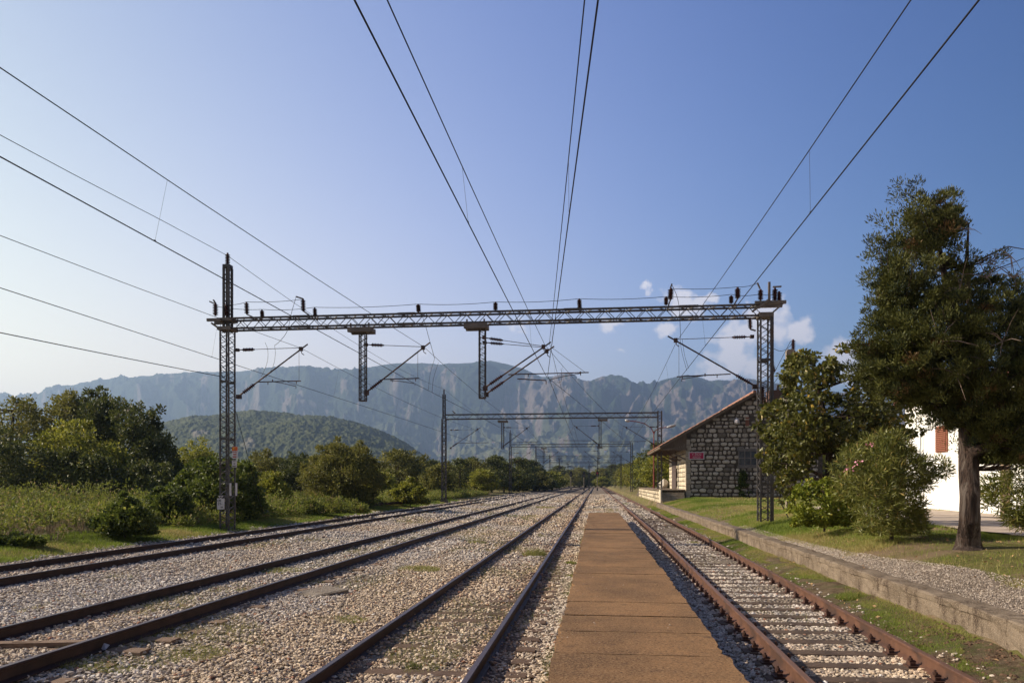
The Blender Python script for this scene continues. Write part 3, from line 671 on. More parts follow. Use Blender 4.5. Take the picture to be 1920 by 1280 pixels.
# ---- portal two and its copies further down the line
B2 = 62.6
def portal2():
    r_ = empty('catenary_portal', (XL, B2, .3), 'x', 'catenary portal', PG)
    m = MB(); mast(m, XL, B2, .25, 7.3, .31, .45, .065, .5, .03); m.box(XL - .3, XL + .3, B2 - .35, B2 + .35, .0, .36); m.part('mast', MT['steel'], r_)
    m = MB(); c = lambda z: [(XL - .08, B2 - .12, z), (XL + .1, B2 - .12, z), (XL + .1, B2 + .12, z), (XL - .08, B2 + .12, z)]
    lattice(m, c(7.3), c(9.4), .4, .07, .025); o = m.part('mast_extension', MT['steel'], r_); insulator(o, (XL, B2, 9.4), (XL, B2, 9.85), 1, True)
    m = MB(); mast(m, 5.2, B2, .55, 7.8, .31, .45, .065, .5, .03); m.part('mast', MT['steel'], r_)
    m = MB(); D = .2
    lattice(m, [(XL + .1, B2 - D, 7.28), (XL + .1, B2 + D, 7.28), (XL + .1, B2 + D, 7.66), (XL + .1, B2 - D, 7.66)], [(5.1, B2 - D, 7.28), (5.1, B2 + D, 7.28), (5.1, B2 + D, 7.66), (5.1, B2 - D, 7.66)], 1.0, .075, .028, faces=((0, 3), (0, 1), (3, 2)))
    m.part('beam', MT['steel'], r_)
    hanging_post(r_, 940.5, 944.5, B2, 789, 840.5, (934, 952), 790, 0)
    hanging_post(r_, 1123, 1127.5, B2, 786, 838, (1121, 1139), 787, 0)
    cantilever(r_, B2, (845, 839, 901, 801), (846, 806, 896, 805), (858, 830.5, 917, 829.5), None, True)
    cantilever(r_, B2, (944, 836, 993, 799), (945, 801, 988, 802), (962, 829, 1010, 828), None, True)
    cantilever(r_, B2, (1123, 834, 1076, 797), (1122, 798, 1083, 799), (1108, 826, 1056, 825.5), None, True)
    cantilever(r_, B2, (1230, 835, 1169, 798), (1232, 800, 1178, 800), (1212, 827, 1144, 828), None, True)
    return r_
p2 = portal2(); p2['label'] = 'second catenary portal, standing just before the stone goods shed'
def copy_tree(o, parent=None):
    c = o.copy(); COL.objects.link(c); c.parent = parent
    for ch in list(o.children): copy_tree(ch, c)
    return c
for yb, lb in [(112, 'third catenary portal down the line, framed inside the second one'), (160, 'fourth catenary portal, small in the distance over the tracks'),
               (208, 'fifth catenary portal, faint behind the fourth'), (262, 'sixth and farthest catenary portal near the end of the straight')]:
    c = copy_tree(p2); c.location.y = yb; c['label'] = lb

# ------------------------------------------------------------------ overhead lines
BS = [-22, 25, 62.6, 112, 160, 208, 262, 330]
def line(label, xs_con, zs_con, xs_mes, zs_mes, bsup, droppers=True, sag=.33):
    r0 = empty('overhead_line', (xs_con[1] if len(xs_con) > 1 else xs_con[0], 25, zs_con[0]), label, 'overhead line', 'overhead lines above the tracks')
    Pc = []; Pm = []
    mc, mm = MB(), MB()
    for i in range(len(bsup) - 1):
        L = bsup[i + 1] - bsup[i]
        for t in np.linspace(0, 1, 11)[:(-1 if i < len(bsup) - 2 else None)]:
            b = bsup[i] + L * t; s = 4 * t * (1 - t)
            Pc.append((xs_con[i] + (xs_con[i + 1] - xs_con[i]) * t, b, zs_con[i] + (zs_con[i + 1] - zs_con[i]) * t + s * .03))
            Pm.append((xs_mes[i] + (xs_mes[i + 1] - xs_mes[i]) * t, b, zs_mes[i] + (zs_mes[i + 1] - zs_mes[i]) * t - s * sag * L / 45))
    rad = [.0085 if p[1] < 40 else .010 for p in Pc]
    mc.tube(Pc, rad, 5); mm.tube(Pm, [r_ * .85 for r_ in rad], 5)
    mc.part('contact_wire', MT['wire'], r0); mm.part('messenger_wire', MT['wire'], r0)
    if droppers:
        Ac, Am = np.array(Pc), np.array(Pm); b = bsup[0] + 4
        while b < min(bsup[-1], 140):
            pc = [np.interp(b, Ac[:, 1], Ac[:, j]) for j in (0, 2)]; pm = [np.interp(b, Am[:, 1], Am[:, j]) for j in (0, 2)]
            if b > 4:
                d = MB(); d.tube([(pc[0], b, pc[1]), (pm[0], b, pm[1])], .0022, 4); d.box(pc[0] - .007, pc[0] + .007, b - .015, b + .015, pc[1] - .005, pc[1] + .02)
                d.part('dropper', MT['wire'], r0)
            b += 9.4
    return r0
n7 = len(BS)
def alt(x, d): return [x, x] + [x + (d if i % 2 else -d) for i in range(n7 - 2)]
line('catenary over the leftmost track', [-11.5, -10.45, -10.7, -10.5, -10.9, -10.5, -10.9, -10.2], [5.55, 5.3] + [5.4] * 6, [-11.6, -10.22, -10.6, -10.5, -10.8, -10.5, -10.8, -10.2], [6.55] * n7, BS)
line('catenary over the second track from the left', [-6.75, -6.2, -6.0, -6.3, -6.0, -6.4, -6.0, -5.4], [5.5, 5.27] + [5.4] * 6, [-6.9, -5.85, -5.9, -6.2, -6.0, -6.3, -6.0, -5.4], [6.65, 6.5] + [6.55] * 6, BS)
line('catenary that crosses from the middle track over to the right track', [-1.98, -1.66, 2.3, 2.75, 2.9], [5.45, 5.42, 5.4, 5.4, 5.4], [-2.12, -1.72, 2.25, 2.7, 2.9], [6.62, 6.5, 6.55, 6.55, 6.55], [-22, 25, 62.6, 112, 160])
line('pair of steep wires running from overhead centre down to the middle track', [2.35, -1.62, -1.86, -2.1, -1.8, -2.1, -1.8, -1.9], [5.5, 5.45] + [5.4] * 6, [2.2, -1.56, -1.85, -2.0, -1.8, -2.1, -1.8, -1.9], [6.62, 6.55] + [6.55] * 6, BS)
line('catenary over the rusty right track', [2.86, 2.77, 2.95, 2.7, 3.0, 2.7, 3.0, 2.9], [5.45, 5.35] + [5.4] * 6, [3.15, 2.62, 2.9, 2.75, 2.95, 2.7, 2.95, 2.9], [6.6, 6.5] + [6.55] * 6, BS)
def span(name, label, cat, P, Q, sag, r_=.008, mat='wire', group=None):
    m = MB(); P, Q = Vector(P), Vector(Q); pts = []
    for t in np.linspace(0, 1, 21): v = P.lerp(Q, t); v.z -= sag * 4 * t * (1 - t); pts.append(tuple(v))
    m.tube(pts, r_, 5); return tag(m.top(name, MT[mat], tuple(P)), label, cat, group)
f0 = MB(); pts = []
for i in range(6):
    a, b = ([-22] + [25, 62.6, 112, 160, 208, 262])[i:i + 2]
    for t in np.linspace(0, 1, 13)[:-1]: pts.append((XL, a + (b - a) * t, 9.93 - (.75 if i == 0 else .5) * 4 * t * (1 - t) - (0 if i == 0 else .08)))
pts.append((XL, 262, 9.85)); f0.tube(pts, .009, 5)
tag(f0.top('feeder_line', MT['wire'], (XL, 25, 9.9)), 'feeder wire carried on top of the tall left masts', 'wire')
span('anchor_wire', 'single thick wire ending at the nearest left mast', 'wire', (-15.2, -12, 5.2), (XL - .1, 25, 5.58), .25, .012)
span('stay_wire', 'thin stay running down behind the nearest left mast', 'wire', (XL + .1, 25.3, 4.6), tuple(at(492, 958, 27.5)), 0, .009)

# ------------------------------------------------------------------ signs
def text(s, size, p, parent, mat, name='lettering', rot=(R(90), 0, 0), align='CENTER', ext=.004):
    cu = bpy.data.curves.new(name, 'FONT'); cu.body = s; cu.size = size; cu.extrude = ext; cu.align_x = align; cu.align_y = 'CENTER'
    t = bpy.data.objects.new('tmp', cu); COL.objects.link(t); bpy.context.view_layer.update()
    me = bpy.data.meshes.new_from_object(t.evaluated_get(bpy.context.evaluated_depsgraph_get())); bpy.data.objects.remove(t)
    me.materials.clear(); me.materials.append(mat); o = link(name, me, parent, Vector(p) - Vector(parent.location)); o.rotation_euler = rot; return o
def plate(name, label, x, y, z, w_, h_, mat, cat='sign'):
    r_ = empty(name, (x, y, z), label, cat)
    m = MB(); m.box(x - w_ / 2, x + w_ / 2, y - .01, y + .01, z - h_ / 2, z + h_ / 2); m.part('plate', mat, r_); return r_
yb = B1 - .262
q = at(414, 944, yb); s = plate('number_plate', 'grey white plate with faded number on the foot of the left mast', q.x, yb, q.z, .27, .385, MT['signwhite'])
text('DK', .1, (q.x - .05, yb - .012, q.z + .11), s, MT['black']); text('21-', .13, (q.x - .02, yb - .012, q.z), s, MT['black']); text('54', .08, (q.x + .04, yb - .012, q.z - .12), s, MT['black'])
m = MB(); m.bar((q.x - .09, yb, q.z + .27), (q.x + .09, yb, q.z + .27), .02); m.bar((q.x - .08, yb, q.z + .27), (q.x, yb, q.z + .19), .015); m.bar((q.x + .08, yb, q.z + .27), (q.x, yb, q.z + .19), .015); m.part('hanger', MT['signwhite'], s)
q = at(440.5, 848, yb); s = plate('warning_sign', 'orange and white danger sign on the nearest left mast', q.x, yb, q.z, .2, .42, MT['signwhite'])
m = MB(); m.box(q.x - .1, q.x + .1, yb - .016, yb - .012, q.z + .06, q.z + .2); m.part('orange_panel', MT['signorange'], s)
m = MB(); m.add([(q.x - .055, yb - .02, q.z + .19), (q.x - .01, yb - .02, q.z + .19), (q.x - .03, yb - .02, q.z + .135), (q.x - .0, yb - .02, q.z + .135), (q.x - .055, yb - .02, q.z + .07), (q.x - .04, yb - .02, q.z + .12), (q.x - .068, yb - .02, q.z + .12)], [(0, 6, 5, 2, 1), (5, 4, 3, 2)]); m.part('lightning_bolt', MT['yellow'], s)
for i, (w1, w2) in enumerate(((.15, .02), (.11, .04), (.12, .045))):
    m = MB(); zc_ = q.z + .02 - i * .085; x_ = q.x - w1 / 2
    while x_ < q.x + w1 / 2 - .01: m.box(x_, x_ + .014, yb - .018, yb - .0125, zc_ - w2 / 2, zc_ + w2 / 2); x_ += .019
    m.part('lettering', MT['redtext'], s)
q = at(439.5, 869, yb); s = plate('notice_sign', 'small white notice below the orange danger sign', q.x, yb, q.z, .17, .24, MT['signwhite'])
for w1, dz_, w2 in ((.10, .085, .018), (.03, .0, .05), (.12, -.08, .03)):
    m = MB(); x_ = q.x - w1 / 2
    while x_ < q.x + w1 / 2 - .01: m.box(x_, x_ + .012, yb - .018, yb - .0125, q.z + dz_ - w2 / 2, q.z + dz_ + w2 / 2); x_ += .017
    m.part('lettering', MT['black'], s)
for (px, nm) in ((432.5, 'a'), (443.5, 'b')):
    q = at(px, 917, yb); m = MB(); m.box(q.x - .03, q.x + .03, yb - .03, yb - .005, q.z - .22, q.z + .22)
    m.part('white_band', MT['signwhite'], p1)

# ------------------------------------------------------------------ goods shed
SX0, SX1, RX, SY0, SY1, SG = 6.7, 16.5, 11.6, 57.0, 70.0, .6
RIDGE = 8.5; SL = .572
EL, ER = 4.72, 18.2
def roofz(x): return RIDGE - abs(x - RX) * SL
shed = empty('goods_shed', (RX, 57, SG), 'old rubble stone goods shed with clay tile roof and timber canopy', 'shed')
m = MB(); ez = roofz(SX0) - .15
prof_w = [(SX0, SG - .8), (SX1, SG - .8), (SX1, roofz(SX1) - .15), (RX, RIDGE - .15), (SX0, ez)]
vs = [(x, SY0, z) for x, z in prof_w] + [(x, SY1, z) for x, z in prof_w]
m.add(vs, [(4, 3, 2, 1, 0), (5, 6, 7, 8, 9)] + [(i, (i + 1) % 5, (i + 1) % 5 + 5, i + 5) for i in range(5)])
wall = m.part('wall', MT['mortar'], shed)
def stonework(name, u0, u1, z0, topf, emit, rowh, wr, seed, colA, colB, holes=(), jit=.35, gapr=.03, dark=.12):
    g = np.random.default_rng(seed); V = []; Fc = []; C = []; z = z0
    while True:
        h = g.uniform(*rowh); u = u0 + g.uniform(0, .01)
        if z + h > topf(None): break
        while u < u1 - .08:
            w_ = g.uniform(*wr); w_ = min(w_, u1 - u); cu = u + w_ / 2; cz = z + h / 2 + g.uniform(-.03, .03) * (jit > .3)
            if w_ > .09 and z + h < topf(cu) and not any(a < cu < b and c < cz < d for a, b, c, d in holes):
                n = 10; base = len(V); ga = g.uniform(gapr * .6, gapr * 1.5); dep = g.uniform(.02, .07)
                hw, hh = w_ / 2 - ga, h / 2 - ga; e = g.uniform(3, 6); pr = []
                for k_ in range(n):
                    t = 2 * math.pi * (k_ + .5) / n; ctt, stt = math.cos(t), math.sin(t)
                    rr = (abs(ctt) ** e + abs(stt) ** e) ** (-1 / e) * (1 - jit * g.uniform(0, .45))
                    pr.append((cu + hw * ctt * rr, cz + hh * stt * rr))
                for sc_, dd in ((1, 0), (.93, .6), (.62, 1)):
                    for (a, b) in pr: V.append(emit(cu + (a - cu) * sc_, cz + (b - cz) * sc_, dep * dd + g.uniform(-.006, .006) * (dd > 0)))
                v = g.random(); c = tuple(a * (1 - v) + b * v for a, b in zip(colA, colB))
                if g.random() < dark: c = tuple(x * .5 for x in c)
                for L_ in range(2):
                    for k_ in range(n): Fc.append((base + L_ * n + k_, base + L_ * n + (k_ + 1) % n, base + (L_ + 1) * n + (k_ + 1) % n, base + (L_ + 1) * n + k_)); C.append(c)
                Fc.append(tuple(base + 2 * n + k_ for k_ in range(n))); C.append(c)
            u += w_
        z += h
    me = bpy.data.meshes.new(name); me.from_pydata(V, [], Fc); me.materials.append(MT['masonry'])
    a = me.attributes.new('col', 'FLOAT_COLOR', 'FACE'); a.data.foreach_set('color', np.array([(*c, 1) for c in C], dtype=np.float32).ravel()); me.update(); return me
LOC = Vector(shed.location)
WIN = (at(1385, 845, 57).x, at(1430, 845, 57).x, at(1385, 872, 57).z, at(1385, 845, 57).z)
def em_front(u, z, d): return (u - LOC.x, SY0 - d - LOC.y, z - LOC.z)
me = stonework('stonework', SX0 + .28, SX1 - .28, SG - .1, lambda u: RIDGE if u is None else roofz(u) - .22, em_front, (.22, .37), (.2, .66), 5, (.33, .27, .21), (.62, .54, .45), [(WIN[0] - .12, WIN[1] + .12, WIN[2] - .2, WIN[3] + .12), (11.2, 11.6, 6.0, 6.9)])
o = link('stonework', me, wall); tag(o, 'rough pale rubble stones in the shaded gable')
def em_side(u, z, d): return (SX0 - d - LOC.x, u - LOC.y, z - LOC.z)
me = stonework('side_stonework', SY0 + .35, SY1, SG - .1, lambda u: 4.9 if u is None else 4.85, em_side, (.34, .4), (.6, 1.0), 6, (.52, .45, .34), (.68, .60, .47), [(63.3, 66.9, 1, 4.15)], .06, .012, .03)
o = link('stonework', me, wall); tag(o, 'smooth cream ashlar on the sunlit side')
m = MB()
zz = SG - .1; i = 0
while zz < 5.1:
    h = .42; a = .34 if i % 2 else .27; m.box(SX0 - .03, SX0 + a, SY0 - .05, SY0 + (.55 if i % 2 else .3), zz + .012, zz + h - .012); zz += h; i += 1
q_ = m.part('quoin', simple('tan_quoin_stone', (.33, .27, .2), (.45, .38, .29), 4, .9, 0, 20, .5, .03), wall)
# window
wn = MB(); x0, x1, z0, z1 = WIN; f = .07
wn.box(x0 - .1, x1 + .1, SY0 - .10, SY0 - .02, z0 - .2, z0 - .04); wn.box(x0 - .1, x1 + .1, SY0 - .09, SY0 - .02, z1 + .02, z1 + .16)
for xx in np.linspace(x0, x1, 5): wn.box(xx - f / 2, xx + f / 2, SY0 - .075, SY0 - .03, z0, z1)
for zq in (z0, (z0 + z1) / 2, z1): wn.box(x0, x1, SY0 - .068, SY0 - .034, zq - f / 2, zq + f / 2)
wo = wn.part('window', MT['frame'], shed); g2 = MB(); g2.box(x0, x1, SY0 - .03, SY0 - .012, z0, z1)
off_ = Vector(shed.location); link('pane', g2.mesh('pane', MT['glass'], off_), wo)
m = MB(); q = at(1401, 791, 57); m.box(q.x - .13, q.x + .13, SY0 - .06, SY0 - .01, q.z - .3, q.z + .36)
for i in range(5): m.box(q.x - .12, q.x + .12, SY0 - .09, SY0 - .061, q.z - .25 + i * .12, q.z - .2 + i * .12)
m.part('vent', MT['shutter'], shed)
m = MB(); m.box(SX0 - .09, SX0 - .03, 63.4, 66.8, 1.36, 4.1); 
for i in range(12): m.box(SX0 - .11, SX0 - .091, 63.42 + i * .28, 63.42 + i * .28 + .24, 1.4, 4.06)
m.part('door', simple('grey_red_door_boards', (.07, .05, .045), (.12, .085, .075), 5, .8, 0, 30, .3, .01, stretch=(1, 8, 1)), shed)
# roof, tiles as barrel ridges
def slope(x0, x1, sgn, name):
    V = []; Fc = []; ny_ = 74; nr = 26; ys_ = np.linspace(SY0 - .35, SY1 + .35, ny_ * 3 + 1)
    for r_ in range(nr + 1):
        for e in (0, 1):
            x = x0 + (x1 - x0) * (r_ / nr); z = roofz(x) + .03 + (.0 if e == 0 else .045)
            for i, y in enumerate(ys_): V.append((x - LOC.x, y - LOC.y, z + abs(math.sin(i * math.pi / 3 + (.4 if r_ % 2 else 0))) * .06 - LOC.z))
    n = len(ys_)
    for r_ in range(2 * nr + 1):
        for i in range(n - 1): a = r_ * n + i; Fc.append((a, a + 1, a + n + 1, a + n) if sgn < 0 else (a, a + n, a + n + 1, a + 1))
    me = bpy.data.meshes.new(name); me.from_pydata(V, [], Fc); me.materials.append(MT['tile']); me.update(); return me
rf = MB()
for (xa, xb) in ((EL, RX), (RX, ER)):
    za, zb = roofz(xa), roofz(xb)
    rf.add([(xa, SY0 - .33, za - .1), (xb, SY0 - .33, zb - .1), (xb, SY1 + .33, zb - .1), (xa, SY1 + .33, za - .1), (xa, SY0 - .33, za), (xb, SY0 - .33, zb), (xb, SY1 + .33, zb), (xa, SY1 + .33, za)],
           [(0, 3, 2, 1), (4, 5, 6, 7), (0, 1, 5, 4), (1, 2, 6, 5), (2, 3, 7, 6), (3, 0, 4, 7)])
ro = rf.part('roof', MT['plank'], shed)
link('roof_tiles', slope(RX, EL, -1, 'roof_tiles'), ro); link('roof_tiles', slope(RX, ER, 1, 'roof_tiles'), ro)
m = MB(); m.tube([(RX, SY0 - .36, RIDGE + .07), (RX, SY1 + .36, RIDGE + .07)], .13, 8); m.part('ridge_tile', MT['tile'], shed)
for (xa, xb) in ((EL, RX), (RX, ER)):
    m = MB(); m.bar((xa, SY0 - .36, roofz(xa) - .06), (xb, SY0 - .36, roofz(xb) - .06), .03, .2); m.part('barge_board', MT['plank'], shed)
# canopy boards and brackets
m = MB(); x = 4.95
while x < 6.66: m.box(x, x + .115, SY0 - .13, SY0 - .1, 4.42, roofz(x) - .12); x += .125
m.box(4.85, 6.75, SY0 - .20, SY0 - .131, 4.30, 4.46)
for yy in (57.2, 60.5, 63.8, 67, 69.6):
    m.bar((4.85, yy, 4.45), (6.68, yy, 4.45), .1, .14); m.bar((6.68, yy, 3.6), (5.3, yy, 4.38), .1)
m.box(4.75, 4.82, SY0 - .3, SY1 + .3, 4.42, 4.56)
m.part('canopy', MT['plank'], shed)
m = MB(); q = at(1380, 790, 57); m.tube([(q.x, SY0 - .3, q.z + .2), (q.x, SY0 - .06, q.z + .3)], .03, 6); m.lathe([], 3) if False else None
m.tube([(q.x, SY0 - .3, q.z - .22), (q.x, SY0 - .3, q.z - .12), (q.x, SY0 - .3, q.z + .05), (q.x, SY0 - .3, q.z + .2)], [.1, .19, .2, .08], 10); m.part('wall_lamp', MT['signwhite'], shed)
# sign
q = at(1306, 854, SY0 - .12); sg = empty('station_sign', tuple(q), 'crimson sign with white border and lettering on the shed gable', 'sign')
m = MB(); m.box(q.x - .57, q.x + .57, q.y - .012, q.y + .05, q.z - .28, q.z + .28); m.part('border', MT['signwhite'], sg)
m = MB(); m.box(q.x - .51, q.x + .51, q.y - .017, q.y - .013, q.z - .225, q.z + .225); m.part('panel', MT['signred'], sg)
text('ŽICG', .21, (q.x + .1, q.y - .02, q.z + .10), sg, MT['signwhite']); text('Željeznička infrastruktura', .052, (q.x, q.y - .02, q.z - .045), sg, MT['signwhite']); text('VIRPAZAR', .13, (q.x, q.y - .02, q.z - .145), sg, MT['signwhite'])
m = MB(); m.tube([(q.x - .26, q.y - .02, q.z + .02), (q.x - .3, q.y - .02, q.z + .13), (q.x - .2, q.y - .02, q.z + .16)], .012, 4); m.part('emblem', MT['signwhite'], sg)
# ------------------------------------------------------------------ loading dock
dock = empty('loading_dock', (5.7, 57, .1), 'stone faced loading dock with concrete steps in front of the shed door', 'loading dock')
m = MB(); m.add([(4.75, 57, -.1), (6.66, 57, -.1), (6.66, 57, 1.28), (4.75, 57, 1.28), (4.75, 84, 1.28), (6.66, 84, 1.28), (4.75, 92, .1), (6.66, 92, .1), (4.75, 92, -.1), (6.66, 92, -.1)],
              [(0, 1, 2, 3), (3, 2, 5, 4), (4, 5, 7, 6), (6, 7, 9, 8), (0, 3, 4, 6, 8), (1, 9, 7, 5, 2), (0, 8, 9, 1)]); m.part('wall', MT['mortar'], dock)
LOCd = Vector(dock.location)
me = stonework('stonework', 57.02, 84, .0, lambda u: 1.24 if u is None else 1.24, lambda u, z, d: (4.75 - d - LOCd.x, u - LOCd.y, z - LOCd.z), (.24, .34), (.35, .8), 9, (.42, .35, .25), (.62, .54, .41), (), .2, .015, .08)
link('stonework', me, dock)
m = MB(); m.box(4.66, 6.66, 57.35, 84, 1.284, 1.37); m.part('deck', MT['wallconc'], dock)
n_st = 5; stepm = simple('worn_pale_step', (.30, .24, .17), (.46, .38, .28), 4, .9, 0, 30, .5, .01)
for i in range(n_st):
    m = MB(); m.box(4.82, 6.5, 57.3 - (n_st - i) * .3, 57.34 - (n_st - i - 1) * .3 if i < n_st - 1 else 57.34, -.05, .35 + (i + 1) * .2 - .05); y0_ = 57.3 - (n_st - i) * .3; m.box(4.82, 6.52, y0_ - .03, y0_ + (.31 if i < n_st - 1 else .05), .302 + (i + 1) * .2, .35 + (i + 1) * .2); m.part('step', stepm, dock)
m = MB(); m.box(4.7, 4.818, 55.85, 57.34, -.1, 1.36); m.part('cheek_wall', simple('cream_dock_stone', (.45, .38, .28), (.6, .52, .4), 3, .9, 0, 20, .5, .02), dock)
def boulder(name, P, S, label, cat, mat, seed=1):
    g = np.random.default_rng(seed); v, f_, c_ = rocks(np.array([[0, 0, 0.]]), np.array([S]), np.array([[.5, .5, .5]]), g, 1.3)
    o = link(name, mesh_np(name, v, f_, mat), None, P); return tag(o, label, cat)
boulder('boulder', (at(1245, 905, 70).x, 70, 1.75), .55, 'pale upright boulder standing on the dock beside the shed', 'rock', MT['rock'], 4)

# ------------------------------------------------------------------ lamp
lb = 72.0; q0 = at(1226, 914, lb); lp = empty('street_lamp', (q0.x, lb, 1.3), 'red brown two armed platform lamp beside the shed canopy', 'street lamp')
m = MB(); tz = at(1226, 808, lb); m.tube([(q0.x, lb, 1.3), (q0.x, lb, 3), (q0.x, lb, tz.z)], [.09, .075, .05], 10); m.part('pole', MT['lamppaint'], lp)
def P2(x, y): return at(x, y, lb)
for pts, hd in (([(1225.5, 812), (1221, 802), (1208, 793.5), (1193, 790), (1178, 788.5)], (1172, 788, 1181, 789)), ([(1226, 815), (1228, 808), (1233, 804), (1242, 801.5), (1250, 801)], (1250, 801, 1267, 796.5))):
    m = MB(); m.tube([P2(*p) for p in pts], .04, 8); a = m.part('arm', MT['lamppaint'], lp)
    h = MB(); A, B = P2(hd[0], hd[1]), P2(hd[2], hd[3]); h.tube([A, A.lerp(B, .15), A.lerp(B, .5), A.lerp(B, .9), B], [.05, .11, .14, .1, .04], 8); link('lamp_head', h.mesh('lamp_head', MT['lamphead'], Vector(lp.location)), a)

# ------------------------------------------------------------------ concrete pole by the shed
pb = 29.0; q = at(1482, 655, pb); pr = empty('utility_pole', (q.x, pb, .7), 'tall concrete pole with an insulator behind the broad leaved tree', 'pole')
m = MB(); m.box(q.x - .12, q.x + .12, pb - .06, pb + .06, .5, q.z); m.box(q.x - .16, q.x - .08, pb - .1, pb + .1, .5, q.z - .05); m.box(q.x + .08, q.x + .16, pb - .1, pb + .1, .5, q.z - .05); m.part('shaft', MT['post'], pr)
m = MB(); m.bar((q.x, pb, q.z - .2), (q.x + .1, pb, q.z), .1); m.part('bracket', MT['steel2'], pr); insulator(pr, (q.x + .1, pb, q.z - .02), (q.x + .1, pb, q.z + .38), 1.0)
for (a, b_, c, d, s_, lb_) in [((XR + .2, B1, 6.3), None, 1488, 640, .25, 'slack wire from right mast to the concrete pole'), ((XR + .2, B1, 5.2), None, 1482, 640, .0, 'taut thin wire from right mast up to the pole insulator'), ((XR + .2, B1, 4.95), None, 1480, 679, .0, 'short horizontal wire above the transformer'), ((XR + .2, B1, 4.35), None, 1480, 716, .05, 'low short wire beside the transformer')]:
    span('connecting_wire', lb_, 'wire', a, at(c, d, pb), s_, .009)

# ------------------------------------------------------------------ white station building
WX = 13.6; wb = empty('station_building', (WX, 28, .75), 'white rendered station building with a pinkish roof behind the conifer', 'building')
m = MB(); m.box(WX, WX + 9, -4, 34.8, .5, 5.35); m.part('wall', MT['white'], wb)
m = MB(); m.add([(WX - .35, -4.4, 5.352), (WX + 9.4, -4.4, 5.352), (WX + 9.4, 35.2, 5.352), (WX - .35, 35.2, 5.352), (WX + 4.5, -4.4, 6.3), (WX + 4.5, 35.2, 6.3), (WX - .35, -4.4, 5.5), (WX - .35, 35.2, 5.5), (WX + 9.4, -4.4, 5.5), (WX + 9.4, 35.2, 5.5)],
                [(0, 3, 2, 1), (6, 4, 5, 7), (4, 8, 9, 5), (0, 1, 8, 4, 6), (3, 7, 5, 9, 2), (0, 6, 7, 3), (1, 2, 9, 8)]); m.part('roof', MT['pinkroof'], wb)
m = MB(); wy0, wy1, wz0, wz1 = 30.75, 31.75, 3.08, 4.12
m.box(WX - .05, WX - .003, wy0, wy1, wz0, wz1); wf = m.part('window', simple('shutter_frame', (.2, .07, .04), (.26, .1, .06), 5, .6), wb)
m = MB(); z = wz0 + .05
while z < wz1 - .05: m.box(WX - .085, WX - .052, wy0 + .06, wy1 - .06, z, z + .035); z += .075
link('shutter', m.mesh('shutter', MT['shutter'], Vector(wb.location)), wf)
m = MB(); z = .95
m.tube([(WX - .12, 33.0, .8), (WX - .12, 33.0, 3.3)], .05, 6); m.bar((WX - .1, 32.1, 4.1), (WX - .1, 32.1, 4.6), .05); m.bar((WX - .1, 32.1, 4.1), (WX - .1, 33, 4.1), .05); m.bar((WX - .1, 33, 3.3), (WX - .1, 33, 4.1), .05)
m.part('drainpipe', simple('grey_pipe', (.4, .42, .43), (.48, .5, .52), 4, .5), wb)
q = atz(1885, 905, 22.6); m = MB(); m.box(q.x - .1, q.x + .1, q.y - .1, q.y + .1, .78, 3.6); m.part('porch_post', MT['tan'], wb)
m = MB(); m.box(q.x - .3, WX - .003, q.y - 9, q.y + .3, 3.6, 3.75); m.part('porch_roof', MT['white'], wb)
m = MB(); m.box(WX - .04, WX - .003, 24.2, 25.2, .8, 2.9); m.part('door', MT['tan'], wb)

# ------------------------------------------------------------------ foliage
def leaves(P, D, L, W, g, fold=.12):
    n = len(P); r = g.normal(size=(n, 3)); S = np.cross(D, r); S /= np.linalg.norm(S, axis=1)[:, None] + 1e-9; Nn = np.cross(D, S)
    L = L[:, None]; W = W[:, None]
    V = np.stack([P, P + D * L * .5 + S * W / 2 + Nn * L * fold, P + D * L, P + D * L * .5 - S * W / 2 + Nn * L * fold], 1).reshape(-1, 3)
    return V, np.arange(n * 4).reshape(n, 4)
def crown_np(C, Rr, per, L, W, g, up=.3, out=1.0, center=None, spread=.5):
    """C centres, Rr radii, per leaves each"""
    M_ = len(C); idx = np.repeat(np.arange(M_), per); n = len(idx)
    d = g.normal(size=(n, 3)); d /= np.linalg.norm(d, axis=1)[:, None]; rr = g.random(n) ** spread
    P = C[idx] + d * (Rr[idx] * rr)[:, None] * np.array([1, 1, .8])
    D = d * out + g.normal(size=(n, 3)) * .6 + np.array([0, 0, up])
    if center is not None: v = P - center; D += v / (np.linalg.norm(v, axis=1)[:, None] + 1e-6) * .6
    D /= np.linalg.norm(D, axis=1)[:, None]
    Ls = g.uniform(.7, 1.3, n) * L; Ws = g.uniform(.7, 1.3, n) * W
    V, Fc = leaves(P, D, Ls, Ws, g)
    tone = np.clip(g.normal(.5, .16, M_)[idx] + g.normal(0, .16, n), 0, .89); tone[g.random(n) < .04] = .97
    return V, Fc, tone
def inpoly(x, y, poly):
    c = False; j = len(poly) - 1
    for i in range(len(poly)):
        xi, yi = poly[i]; xj, yj = poly[j]
        if (yi > y) != (yj > y) and x < (xj - xi) * (y - yi) / (yj - yi) + xi: c = not c
        j = i
    return c
def edged(x, y, poly):
    best = 1e9
    for i in range(len(poly)):
        x0, y0 = poly[i]; x1, y1 = poly[(i + 1) % len(poly)]; dx, dy = x1 - x0, y1 - y0; t = max(0, min(1, ((x - x0) * dx + (y - y0) * dy) / (dx * dx + dy * dy + 1e-9)))
        best = min(best, math.hypot(x - x0 - t * dx, y - y0 - t * dy))
    return best
